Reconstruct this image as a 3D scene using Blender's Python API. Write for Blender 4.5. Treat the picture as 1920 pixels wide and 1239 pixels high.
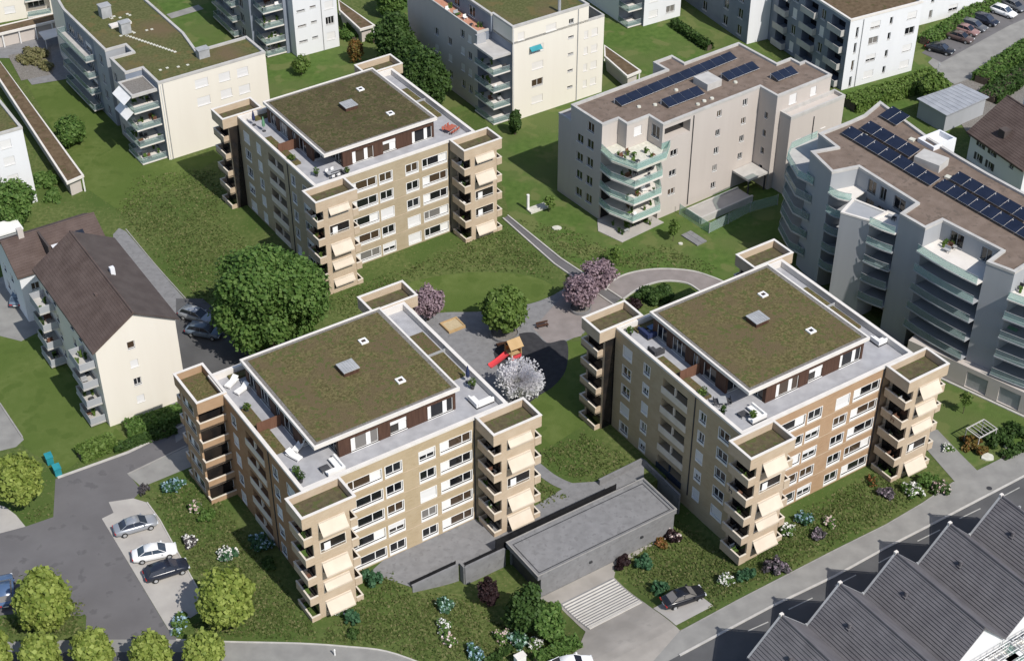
import bpy, math, random
import numpy as np
from mathutils import Matrix, Vector
R = math.radians
random.seed(11)
rng = np.random.default_rng(5)
for o in list(bpy.data.objects):
    bpy.data.objects.remove(o, do_unlink=True)
SC = bpy.context.scene
COL = SC.collection

# ------------------------------------------------------------------ camera, sky, sun
CX, CY, FPX, TH, CH = 960.0, 619.5, 2985.7, R(37.18), 137.3
cam = bpy.data.objects.new('camera', bpy.data.cameras.new('camera'))
COL.objects.link(cam)
cam.location = (0, 0, CH)
cam.rotation_euler = (R(90) - TH, 0, 0)
cam.data.sensor_width = 36.0
cam.data.lens = FPX / 1920 * 36.0
cam.data.clip_end = 2000
cam.data.clip_start = 1
SC.camera = cam
SUN_AZ, SUN_EL = R(309), R(48)
sv = Vector((math.cos(SUN_EL) * math.cos(SUN_AZ), math.cos(SUN_EL) * math.sin(SUN_AZ), math.sin(SUN_EL)))
sl = bpy.data.lights.new('sun', 'SUN')
sl.energy = 4.35
sl.angle = R(0.55)
sl.color = (1.0, 0.955, 0.89)
so = bpy.data.objects.new('sun', sl)
COL.objects.link(so)
so.rotation_euler = sv.to_track_quat('Z', 'Y').to_euler()
W = bpy.data.worlds.new('World')
SC.world = W
W.use_nodes = True
nt = W.node_tree
bg = nt.nodes['Background']
sky = nt.nodes.new('ShaderNodeTexSky')
sky.sky_type = 'NISHITA'
sky.sun_disc = False
sky.sun_elevation = SUN_EL
sky.sun_rotation = math.atan2(sv.x, sv.y)
nt.links.new(sky.outputs[0], bg.inputs[0])
bg.inputs[1].default_value = 0.125
vs = SC.view_settings
vs.view_transform = 'Standard'
vs.look = 'None'
vs.exposure = 0.12
vs.gamma = 1.0

# ------------------------------------------------------------------ picture point -> point at a known height
def P(px, py, z=0.0):
    u = (px - CX) / FPX
    v = -(py - CY) / FPX
    d = (u, math.cos(TH) + v * math.sin(TH), -math.sin(TH) + v * math.cos(TH))
    t = (z - CH) / d[2]
    return Vector((d[0] * t, d[1] * t, z))

class Fr:                       # a ground frame: origin and heading
    def __init__(s, o, yaw):
        s.o = Vector((o[0], o[1])); s.yaw = R(yaw)
        s.c, s.s = math.cos(s.yaw), math.sin(s.yaw)
    def w(s, u, v, z=0.0):
        return Vector((s.o.x + u * s.c - v * s.s, s.o.y + u * s.s + v * s.c, z))
    def l(s, p):
        x, y = p[0] - s.o.x, p[1] - s.o.y
        return (x * s.c + y * s.s, -x * s.s + y * s.c)
    def px(s, px, py, z=0.0):
        return s.l(P(px, py, z))

FA = Fr((-23.39, 130.19), 33.4)
FB = Fr((26.66, 139.88), 33.47)
FC = Fr((-28.18, 193.67), 34.38)

# ------------------------------------------------------------------ terrain: flat, with the sunken garage yard by block B
def sst(a, b, x):
    t = min(1.0, max(0.0, (x - a) / (b - a)))
    return t * t * (3 - 2 * t)
def hz(x, y):
    u, v = FB.l((x, y))
    if v > (13.65 if u < -30.3 else 12.65) or v < -9.5 or u < -42 or u > 6:
        return 0.0
    mu = sst(-41, -29, u) * (1 - sst(-1.0, 4.0, u))
    return -2.4 * mu * sst(-9.0, 3.0, v)
def G(px, py, dz=0.0):
    z = 0.0
    for _ in range(12):
        p = P(px, py, z)
        z = 0.5 * z + 0.5 * hz(p.x, p.y)
    p = P(px, py, z)
    return Vector((p.x, p.y, hz(p.x, p.y) + dz))

# ------------------------------------------------------------------ materials
def mat(name, c1, c2=None, scale=1.0, rough=0.9, detail=6.0, bump=0.0, bscale=None, spots=None, spec=0.3, metal=0.0,
        obj_coords=True, stretch=None, c3=None, scale3=0.1, lo=0.35, hi=0.65):
    m = bpy.data.materials.new(name)
    m.use_nodes = True
    t = m.node_tree; N = t.nodes; K = t.links
    b = N['Principled BSDF']
    b.inputs['Roughness'].default_value = rough
    b.inputs['Metallic'].default_value = metal
    b.inputs['Specular IOR Level'].default_value = spec
    geo = N.new('ShaderNodeNewGeometry')
    src = geo.outputs['Position']
    if stretch:
        mp = N.new('ShaderNodeMapping'); mp.inputs['Scale'].default_value = stretch
        K.new(src, mp.inputs[0]); src = mp.outputs[0]
    col = None
    if c2 is None:
        c2 = tuple(min(1, x * 0.86) for x in c1)
    nz = N.new('ShaderNodeTexNoise'); nz.inputs['Scale'].default_value = scale; nz.inputs['Detail'].default_value = detail
    K.new(src, nz.inputs['Vector'])
    rp = N.new('ShaderNodeValToRGB')
    rp.color_ramp.elements[0].position = lo; rp.color_ramp.elements[1].position = hi
    rp.color_ramp.elements[0].color = (*c1, 1); rp.color_ramp.elements[1].color = (*c2, 1)
    K.new(nz.outputs[0], rp.inputs[0]); col = rp.outputs[0]
    if c3 is not None:
        n3 = N.new('ShaderNodeTexNoise'); n3.inputs['Scale'].default_value = scale3; n3.inputs['Detail'].default_value = 4
        K.new(src, n3.inputs['Vector'])
        r3 = N.new('ShaderNodeValToRGB'); r3.color_ramp.elements[0].position = 0.42; r3.color_ramp.elements[1].position = 0.62
        K.new(n3.outputs[0], r3.inputs[0])
        mx = N.new('ShaderNodeMix'); mx.data_type = 'RGBA'
        K.new(r3.outputs[0], mx.inputs[0]); K.new(col, mx.inputs[6]); mx.inputs[7].default_value = (*c3, 1)
        col = mx.outputs[2]
    if spots:                   # (colour, scale, threshold)
        n4 = N.new('ShaderNodeTexNoise'); n4.inputs['Scale'].default_value = spots[1]; n4.inputs['Detail'].default_value = 3
        K.new(src, n4.inputs['Vector'])
        r4 = N.new('ShaderNodeValToRGB'); r4.color_ramp.elements[0].position = spots[2]; r4.color_ramp.elements[1].position = spots[2] + 0.06
        K.new(n4.outputs[0], r4.inputs[0])
        mx = N.new('ShaderNodeMix'); mx.data_type = 'RGBA'
        K.new(r4.outputs[0], mx.inputs[0]); K.new(col, mx.inputs[6]); mx.inputs[7].default_value = (*spots[0], 1)
        col = mx.outputs[2]
    K.new(col, b.inputs['Base Color'])
    if bump:
        nb = N.new('ShaderNodeTexNoise'); nb.inputs['Scale'].default_value = bscale or scale * 2; nb.inputs['Detail'].default_value = 5
        K.new(src, nb.inputs['Vector'])
        bp = N.new('ShaderNodeBump'); bp.inputs['Strength'].default_value = bump; bp.inputs['Distance'].default_value = 0.12
        K.new(nb.outputs[0], bp.inputs['Height']); K.new(bp.outputs[0], b.inputs['Normal'])
    return m

def leafmat(name, cols, trans=0.35, rough=0.6):
    m = bpy.data.materials.new(name); m.use_nodes = True
    t = m.node_tree; N = t.nodes; K = t.links
    b = N['Principled BSDF']; b.inputs['Roughness'].default_value = rough
    b.inputs['Specular IOR Level'].default_value = 0.25
    geo = N.new('ShaderNodeNewGeometry')
    rp = N.new('ShaderNodeValToRGB'); cr = rp.color_ramp
    cr.elements[0].color = (*cols[0], 1); cr.elements[1].color = (*cols[-1], 1)
    for i, c in enumerate(cols[1:-1]):
        e = cr.elements.new((i + 1) / (len(cols) - 1)); e.color = (*c, 1)
    K.new(geo.outputs['Random Per Island'], rp.inputs[0])
    K.new(rp.outputs[0], b.inputs['Base Color'])
    tr = N.new('ShaderNodeBsdfTranslucent'); K.new(rp.outputs[0], tr.inputs[0])
    mx = N.new('ShaderNodeMixShader'); mx.inputs[0].default_value = trans
    K.new(b.outputs[0], mx.inputs[1]); K.new(tr.outputs[0], mx.inputs[2])
    K.new(mx.outputs[0], N['Material Output'].inputs[0])
    return m

def brick(name, c1, c2, mortar, c3):
    m = bpy.data.materials.new(name); m.use_nodes = True
    t = m.node_tree; N = t.nodes; K = t.links
    b = N['Principled BSDF']; b.inputs['Roughness'].default_value = 0.92; b.inputs['Specular IOR Level'].default_value = 0.2
    tc = N.new('ShaderNodeTexCoord')
    sp = N.new('ShaderNodeSeparateXYZ'); K.new(tc.outputs['Object'], sp.inputs[0])
    ad = N.new('ShaderNodeMath'); K.new(sp.outputs[0], ad.inputs[0]); K.new(sp.outputs[1], ad.inputs[1])
    cb = N.new('ShaderNodeCombineXYZ'); K.new(ad.outputs[0], cb.inputs[0]); K.new(sp.outputs[2], cb.inputs[1])
    br = N.new('ShaderNodeTexBrick')
    br.inputs['Scale'].default_value = 1.0
    br.inputs['Brick Width'].default_value = 0.62; br.inputs['Row Height'].default_value = 0.21
    br.inputs['Mortar Size'].default_value = 0.022; br.inputs['Bias'].default_value = 0.0
    br.inputs['Color1'].default_value = (*c1, 1); br.inputs['Color2'].default_value = (*c2, 1); br.inputs['Mortar'].default_value = (*mortar, 1)
    K.new(cb.outputs[0], br.inputs['Vector'])
    nz = N.new('ShaderNodeTexNoise'); nz.inputs['Scale'].default_value = 0.55; nz.inputs['Detail'].default_value = 7
    K.new(tc.outputs['Object'], nz.inputs['Vector'])
    rp = N.new('ShaderNodeValToRGB'); rp.color_ramp.elements[0].position = 0.4; rp.color_ramp.elements[1].position = 0.75
    K.new(nz.outputs[0], rp.inputs[0])
    mx = N.new('ShaderNodeMix'); mx.data_type = 'RGBA'
    K.new(rp.outputs[0], mx.inputs[0]); K.new(br.outputs[0], mx.inputs[6]); mx.inputs[7].default_value = (*c3, 1)
    K.new(mx.outputs[2], b.inputs['Base Color'])
    bp = N.new('ShaderNodeBump'); bp.inputs['Strength'].default_value = 0.3; bp.inputs['Distance'].default_value = 0.03
    K.new(br.outputs['Fac'], bp.inputs['Height']); bp.invert = True
    K.new(bp.outputs[0], b.inputs['Normal'])
    return m

def glassmat(name, c1, c2, rough=0.08, spec=0.6):
    m = bpy.data.materials.new(name); m.use_nodes = True
    t = m.node_tree; N = t.nodes; K = t.links
    b = N['Principled BSDF']; b.inputs['Roughness'].default_value = rough; b.inputs['Specular IOR Level'].default_value = spec
    oi = N.new('ShaderNodeObjectInfo')
    rp = N.new('ShaderNodeValToRGB'); rp.color_ramp.interpolation = 'CONSTANT'
    rp.color_ramp.elements[0].position = 0.0; rp.color_ramp.elements[1].position = 0.52
    rp.color_ramp.elements[0].color = (*c1, 1); rp.color_ramp.elements[1].color = (*c2, 1)
    for ps, cc in ((0.70, tuple(x * 2.2 for x in c1)), (0.84, (0.17, 0.16, 0.15)), (0.94, (0.03, 0.026, 0.022))):
        el = rp.color_ramp.elements.new(ps); el.color = (*cc, 1)
    K.new(oi.outputs['Random'], rp.inputs[0]); K.new(rp.outputs[0], b.inputs['Base Color'])
    return m

def clearglass(name, tint, alpha):
    m = bpy.data.materials.new(name); m.use_nodes = True
    t = m.node_tree; N = t.nodes; K = t.links
    b = N['Principled BSDF']; b.inputs['Base Color'].default_value = (*tint, 1); b.inputs['Roughness'].default_value = 0.12
    b.inputs['Specular IOR Level'].default_value = 0.6
    tr = N.new('ShaderNodeBsdfTransparent'); tr.inputs[0].default_value = (0.82, 0.93, 0.9, 1)
    mx = N.new('ShaderNodeMixShader'); mx.inputs[0].default_value = alpha
    K.new(tr.outputs[0], mx.inputs[1]); K.new(b.outputs[0], mx.inputs[2])
    K.new(mx.outputs[0], N['Material Output'].inputs[0])
    return m

M = {}
M['meadow'] = mat('meadow_grass_ground', (0.066, 0.094, 0.026), (0.116, 0.140, 0.047), 1.6, 0.95, 10, 0.5, 5.0, ((0.15, 0.145, 0.060), 2.6, 0.62), 0.1, c3=(0.064, 0.100, 0.025), scale3=0.09)
M['lawn'] = mat('mown_lawn', (0.062, 0.108, 0.024), (0.088, 0.140, 0.034), 0.9, 0.95, 10, 0.45, 8.0, ((0.118, 0.142, 0.048), 0.22, 0.54), 0.1, c3=(0.096, 0.126, 0.040), scale3=0.09)
M['lawn_olive'] = mat('dry_mown_lawn', (0.085, 0.120, 0.030), (0.110, 0.145, 0.042), 0.8, 0.95, 10, 0.45, 8.0, ((0.074, 0.110, 0.026), 0.4, 0.55), 0.1, c3=(0.080, 0.118, 0.028), scale3=0.12)
M['asphalt'] = mat('asphalt', (0.118, 0.113, 0.116), (0.138, 0.133, 0.136), 0.25, 0.95, 9, 0.1, 20, ((0.105, 0.101, 0.104), 0.5, 0.60))
M['asphalt_dark'] = mat('street_asphalt', (0.078, 0.078, 0.080), (0.098, 0.098, 0.100), 0.3, 0.95, 9, 0.1, 20)
M['pavement'] = mat('pavement_concrete', (0.21, 0.205, 0.195), (0.26, 0.255, 0.24), 0.5, 0.95, 9, 0.05, 20)
M['concrete_light'] = mat('light_concrete_paving', (0.34, 0.32, 0.30), (0.41, 0.39, 0.36), 0.35, 0.95, 9, 0.05, 20)
M['drive'] = mat('driveway_concrete', (0.27, 0.25, 0.225), (0.34, 0.315, 0.285), 0.35, 0.95, 9, 0.05, 20, ((0.29, 0.27, 0.245), 0.8, 0.6))
M['slab'] = mat('plaza_concrete', (0.180, 0.179, 0.182), (0.215, 0.214, 0.218), 1.1, 0.92, 12, 0.05, 20, ((0.168, 0.167, 0.170), 1.6, 0.58))
M['paver'] = mat('pinkish_pavers', (0.21, 0.185, 0.175), (0.255, 0.225, 0.215), 0.6, 0.95, 9, 0.1, 18)
M['rubber'] = mat('dark_rubber_playmat', (0.030, 0.030, 0.034), (0.042, 0.042, 0.046), 1.2, 0.95)
M['kerb'] = mat('kerb_stone', (0.40, 0.385, 0.36), (0.48, 0.46, 0.43), 1.0, 0.9)
M['kerb_dark'] = mat('grey_kerb_stone', (0.25, 0.24, 0.23), (0.31, 0.30, 0.28), 1.0, 0.9)
M['paint'] = mat('road_paint', (0.34, 0.335, 0.31), (0.42, 0.415, 0.39), 2.0, 0.8)
M['gravel'] = mat('gravel_strip', (0.13, 0.12, 0.105), (0.22, 0.205, 0.19), 6.0, 0.95)
M['soil'] = mat('planter_soil', (0.075, 0.06, 0.035), (0.11, 0.095, 0.05), 1.5, 0.95, 8, 0.5, 6, ((0.075, 0.085, 0.03), 1.6, 0.55))
M['sedum'] = mat('sedum_roof', (0.072, 0.063, 0.026), (0.160, 0.136, 0.062), 3.4, 0.95, 12, 0.9, 6.0, ((0.084, 0.096, 0.032), 1.9, 0.56), 0.1, c3=(0.120, 0.092, 0.050), scale3=0.28)
M['sedum_dark'] = mat('olive_sedum_roof', (0.060, 0.053, 0.025), (0.126, 0.104, 0.054), 3.4, 0.95, 12, 0.9, 6.0, ((0.056, 0.062, 0.022), 1.9, 0.55), 0.1, c3=(0.076, 0.062, 0.033), scale3=0.5)
M['sedum_green'] = mat('green_sedum_roof', (0.070, 0.080, 0.028), (0.118, 0.120, 0.050), 2.4, 0.95, 10, 0.6, 6.0, ((0.125, 0.105, 0.045), 0.45, 0.58), 0.1, c3=(0.130, 0.098, 0.055), scale3=0.10)
M['sedum_brown'] = mat('brown_sedum_roof', (0.100, 0.070, 0.042), (0.145, 0.105, 0.066), 1.2, 0.95, 10, 0.6, 6.0, ((0.085, 0.075, 0.035), 0.8, 0.6), 0.1)
M['roofgravel'] = mat('brown_gravel_roof', (0.150, 0.112, 0.088), (0.190, 0.145, 0.117), 0.7, 0.95, 10, 0.4, 9.0, ((0.13, 0.10, 0.08), 1.1, 0.58))
M['coping'] = mat('pale_coping', (0.62, 0.585, 0.54), (0.68, 0.645, 0.60), 0.8, 0.75)
M['coping_grey'] = mat('grey_coping', (0.40, 0.385, 0.365), (0.47, 0.455, 0.43), 0.8, 0.75)
M['brick_tan'] = brick('tan_brick', (0.375, 0.290, 0.178), (0.42, 0.330, 0.21), (0.40, 0.325, 0.225), (0.445, 0.355, 0.24))
M['brick_olive'] = brick('olive_tan_brick', (0.345, 0.278, 0.182), (0.39, 0.318, 0.213), (0.37, 0.31, 0.222), (0.41, 0.34, 0.24))
M['brick_brown'] = brick('brown_brick', (0.30, 0.170, 0.088), (0.35, 0.205, 0.11), (0.32, 0.205, 0.12), (0.36, 0.225, 0.13))
M['brick_beige'] = brick('beige_brick', (0.425, 0.325, 0.225), (0.47, 0.37, 0.265), (0.46, 0.375, 0.28), (0.50, 0.405, 0.30))
M['brick_amber'] = brick('amber_brick', (0.345, 0.220, 0.130), (0.39, 0.252, 0.152), (0.37, 0.26, 0.165), (0.41, 0.28, 0.178))
M['band'] = mat('pale_stone_band', (0.60, 0.535, 0.44), (0.67, 0.60, 0.51), 0.9, 0.85)
M['wood_dark'] = mat('dark_brown_boards', (0.058, 0.029, 0.019), (0.085, 0.044, 0.029), 1.0, 0.7, 6, stretch=(6, 6, 0.4))
M['wood_red'] = mat('red_brown_boards', (0.125, 0.060, 0.038), (0.155, 0.078, 0.050), 1.0, 0.8, 6, stretch=(6, 6, 0.4))
M['white'] = mat('white_paint', (0.72, 0.71, 0.69), (0.78, 0.77, 0.75), 1.0, 0.6)
M['white_fabric'] = mat('white_cushion_fabric', (0.70, 0.69, 0.67), (0.78, 0.77, 0.75), 2.0, 0.95)
M['slat_cream'] = mat('cream_slat_paint', (0.56, 0.53, 0.48), (0.62, 0.59, 0.54), 1.0, 0.8)
M['blind'] = mat('white_roller_blind', (0.62, 0.61, 0.60), (0.70, 0.69, 0.68), 1.0, 0.75, stretch=(0.3, 0.3, 14))
M['blind_cream'] = mat('cream_roller_blind', (0.62, 0.59, 0.55), (0.70, 0.67, 0.63), 1.0, 0.75, stretch=(0.3, 0.3, 14))
M['awning'] = mat('beige_awning_fabric', (0.53, 0.455, 0.365), (0.58, 0.505, 0.41), 0.6, 0.9)
M['paving'] = mat('terrace_paving', (0.31, 0.31, 0.325), (0.38, 0.38, 0.395), 0.8, 0.9)
M['pane'] = glassmat('dark_window_glass', (0.010, 0.011, 0.013), (0.060, 0.040, 0.026))
M['void_glass'] = mat('dark_recess_glass', (0.012, 0.012, 0.013), (0.03, 0.024, 0.02), 0.5, 0.15, spec=0.5)
M['pane_blue'] = glassmat('bluish_window_glass', (0.016, 0.02, 0.03), (0.05, 0.07, 0.10))
M['void'] = mat('shaded_interior_wall', (0.10, 0.085, 0.07), (0.06, 0.05, 0.045), 0.6, 0.9)  # balcony floor colour, darkened to paint in shade
M['plaster_cream'] = mat('cream_plaster', (0.67, 0.625, 0.545), (0.72, 0.68, 0.60), 0.35, 0.9, 9, stretch=(2.2, 2.2, 0.2), lo=.05, hi=.95)
M['plaster_white'] = mat('white_plaster', (0.64, 0.645, 0.66), (0.70, 0.705, 0.72), 0.35, 0.9, 9, stretch=(2.2, 2.2, 0.2), lo=.05, hi=.95)
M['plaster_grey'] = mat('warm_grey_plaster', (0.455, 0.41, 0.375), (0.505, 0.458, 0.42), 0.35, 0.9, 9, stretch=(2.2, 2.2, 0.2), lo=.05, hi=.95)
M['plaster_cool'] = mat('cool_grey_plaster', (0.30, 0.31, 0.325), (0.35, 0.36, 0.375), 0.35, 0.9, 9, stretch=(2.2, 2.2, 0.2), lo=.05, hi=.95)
M['plaster_blue'] = mat('blue_grey_cladding', (0.17, 0.195, 0.24), (0.22, 0.245, 0.29), 0.3, 0.7)  # wall colour that also paints shade onto side walls
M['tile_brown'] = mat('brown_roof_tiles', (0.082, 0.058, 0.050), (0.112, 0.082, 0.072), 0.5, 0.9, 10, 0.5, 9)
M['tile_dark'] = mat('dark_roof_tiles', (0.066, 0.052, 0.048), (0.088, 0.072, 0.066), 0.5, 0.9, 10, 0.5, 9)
M['tile_grey'] = mat('grey_roof_tiles', (0.105, 0.100, 0.108), (0.135, 0.129, 0.137), 0.6, 0.85, 10, 0.3, 9)
M['zinc'] = mat('zinc_sheet', (0.36, 0.37, 0.39), (0.44, 0.45, 0.47), 0.6, 0.45, metal=0.3)
M['darkmetal'] = mat('dark_metal', (0.035, 0.036, 0.04), (0.055, 0.056, 0.06), 1.0, 0.5)
M['black_panel'] = mat('black_screen_panel', (0.010, 0.010, 0.011), (0.016, 0.016, 0.017), 1.0, 0.95, spec=0.1)
M['greymetal'] = mat('grey_metal', (0.30, 0.305, 0.31), (0.37, 0.375, 0.38), 1.0, 0.5)
M['solar'] = mat('solar_cells', (0.011, 0.015, 0.030), (0.016, 0.021, 0.040), 0.5, 0.18, spec=0.6)
M['glass_rail'] = clearglass('greenish_railing_glass', (0.48, 0.60, 0.58), 0.30)
M['glass_rail_dim'] = clearglass('smoky_railing_glass', (0.26, 0.30, 0.32), 0.38)
M['glass_clear'] = clearglass('clear_panel_glass', (0.55, 0.62, 0.62), 0.25)
M['bark'] = mat('tree_bark', (0.075, 0.058, 0.042), (0.11, 0.088, 0.066), 3.0, 0.95)
M['car_white'] = mat('white_car_paint', (0.80, 0.80, 0.80), (0.82, 0.82, 0.82), 0.5, 0.25, spec=0.6)
M['car_silver'] = mat('silver_car_paint', (0.36, 0.38, 0.41), (0.38, 0.40, 0.43), 0.5, 0.28, spec=0.6, metal=0.4)
M['car_black'] = mat('black_car_paint', (0.012, 0.013, 0.017), (0.014, 0.015, 0.019), 0.5, 0.22, spec=0.6)
M['car_navy'] = mat('navy_car_paint', (0.016, 0.02, 0.034), (0.018, 0.022, 0.036), 0.5, 0.25, spec=0.6)
M['car_blue'] = mat('blue_car_paint', (0.07, 0.12, 0.22), (0.08, 0.13, 0.23), 0.5, 0.25, spec=0.6)
M['car_bluegrey'] = mat('blue_grey_car_paint', (0.13, 0.17, 0.22), (0.14, 0.18, 0.23), 0.5, 0.28, spec=0.6)
M['car_brown'] = mat('brown_car_paint', (0.09, 0.06, 0.055), (0.10, 0.07, 0.062), 0.5, 0.28, spec=0.6)
M['car_red'] = mat('dark_red_car_paint', (0.24, 0.14, 0.13), (0.25, 0.15, 0.14), 0.5, 0.28, spec=0.6)
M['car_grey'] = mat('grey_car_paint', (0.09, 0.095, 0.105), (0.10, 0.105, 0.115), 0.5, 0.28, spec=0.6)
M['tyre'] = mat('tyre_rubber', (0.02, 0.02, 0.02), (0.03, 0.03, 0.03), 2, 0.9)
M['headlamp'] = mat('headlamp_lens', (0.6, 0.62, 0.64), (0.66, 0.68, 0.7), 2, 0.15)
M['taillamp'] = mat('tail_lamp_lens', (0.35, 0.02, 0.02), (0.4, 0.03, 0.03), 2, 0.2)
M['red'] = mat('red_slide_plastic', (0.60, 0.055, 0.07), (0.66, 0.08, 0.09), 1, 0.4)
M['wood_yellow'] = mat('yellow_timber', (0.40, 0.27, 0.13), (0.45, 0.31, 0.16), 1, 0.8)
M['orange'] = mat('orange_panel', (0.62, 0.23, 0.06), (0.66, 0.27, 0.08), 1, 0.6)
M['teal'] = mat('teal_plastic', (0.02, 0.20, 0.24), (0.03, 0.24, 0.28), 1, 0.5)
M['green_fabric'] = mat('green_awning_fabric', (0.11, 0.24, 0.14), (0.15, 0.29, 0.18), 1, 0.9)
M['terracotta'] = mat('terracotta_paving', (0.42, 0.20, 0.13), (0.48, 0.25, 0.17), 1, 0.9)
M['stone'] = mat('pale_stone', (0.48, 0.47, 0.40), (0.58, 0.57, 0.50), 1.5, 0.95)
M['sand'] = mat('play_sand', (0.42, 0.34, 0.21), (0.48, 0.39, 0.25), 2, 0.95)
M['navy_fabric'] = mat('navy_cushion_fabric', (0.02, 0.03, 0.08), (0.03, 0.04, 0.10), 1, 0.9)
M['dark_fabric'] = mat('dark_grey_fabric', (0.05, 0.05, 0.055), (0.07, 0.07, 0.075), 1, 0.9)
M['red_fabric'] = mat('faded_red_fabric', (0.34, 0.09, 0.06), (0.40, 0.13, 0.09), 1, 0.9)
M['leaf_dark'] = leafmat('dark_green_leaves', [(0.036, 0.076, 0.018), (0.058, 0.110, 0.026), (0.085, 0.145, 0.040)], 0.42)
M['leaf_mid'] = leafmat('mid_green_leaves', [(0.070, 0.145, 0.030), (0.118, 0.208, 0.048), (0.175, 0.270, 0.074)], 0.46)
M['leaf_lime'] = leafmat('yellow_green_leaves', [(0.15, 0.21, 0.036), (0.27, 0.335, 0.072), (0.39, 0.45, 0.12)], 0.46)
M['leaf_fresh'] = leafmat('fresh_green_leaves', [(0.085, 0.15, 0.028), (0.135, 0.21, 0.045), (0.19, 0.27, 0.07)], 0.42)
M['leaf_pink'] = leafmat('dusty_pink_blossom', [(0.25, 0.175, 0.20), (0.33, 0.24, 0.27), (0.42, 0.32, 0.355)], 0.4)
M['leaf_white'] = leafmat('white_blossom', [(0.70, 0.69, 0.72), (0.76, 0.75, 0.78), (0.82, 0.81, 0.83)], 0.5)
M['leaf_autumn'] = leafmat('orange_green_leaves', [(0.10, 0.09, 0.02), (0.16, 0.12, 0.03), (0.22, 0.10, 0.03)], 0.3)
M['leaf_maroon'] = leafmat('dark_maroon_leaves', [(0.020, 0.010, 0.012), (0.032, 0.016, 0.018), (0.045, 0.025, 0.025)])
M['leaf_teal'] = leafmat('blue_green_leaves', [(0.032, 0.095, 0.042), (0.055, 0.135, 0.064), (0.085, 0.175, 0.088)])
M['leaf_grey'] = leafmat('grey_purple_leaves', [(0.06, 0.06, 0.06), (0.10, 0.09, 0.095), (0.14, 0.125, 0.14)])
M['leaf_dry'] = leafmat('dry_grass_blades', [(0.14, 0.14, 0.055), (0.20, 0.19, 0.085), (0.27, 0.245, 0.13)])
M['grass_blades'] = leafmat('meadow_blades', [(0.072, 0.114, 0.027), (0.110, 0.152, 0.040), (0.145, 0.176, 0.056), (0.24, 0.235, 0.105)], 0.45, 0.8)
M['fl_white'] = leafmat('white_petals', [(0.66, 0.66, 0.62), (0.74, 0.73, 0.70), (0.80, 0.78, 0.75)], 0.2)
M['fl_pink'] = leafmat('pale_pink_petals', [(0.58, 0.40, 0.38), (0.68, 0.54, 0.50), (0.72, 0.66, 0.62)], 0.2)
M['fl_blue'] = leafmat('pale_blue_petals', [(0.20, 0.33, 0.42), (0.30, 0.44, 0.52), (0.46, 0.56, 0.62)], 0.2)
M['fl_teal'] = leafmat('pale_teal_petals', [(0.26, 0.42, 0.38), (0.38, 0.54, 0.48), (0.56, 0.66, 0.60)], 0.2)
M['fl_purple'] = leafmat('mauve_petals', [(0.20, 0.15, 0.19), (0.30, 0.24, 0.28), (0.40, 0.34, 0.37)], 0.2)
M['fl_rust'] = leafmat('rust_red_petals', [(0.16, 0.06, 0.02), (0.22, 0.09, 0.03), (0.28, 0.13, 0.05)], 0.2)

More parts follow.
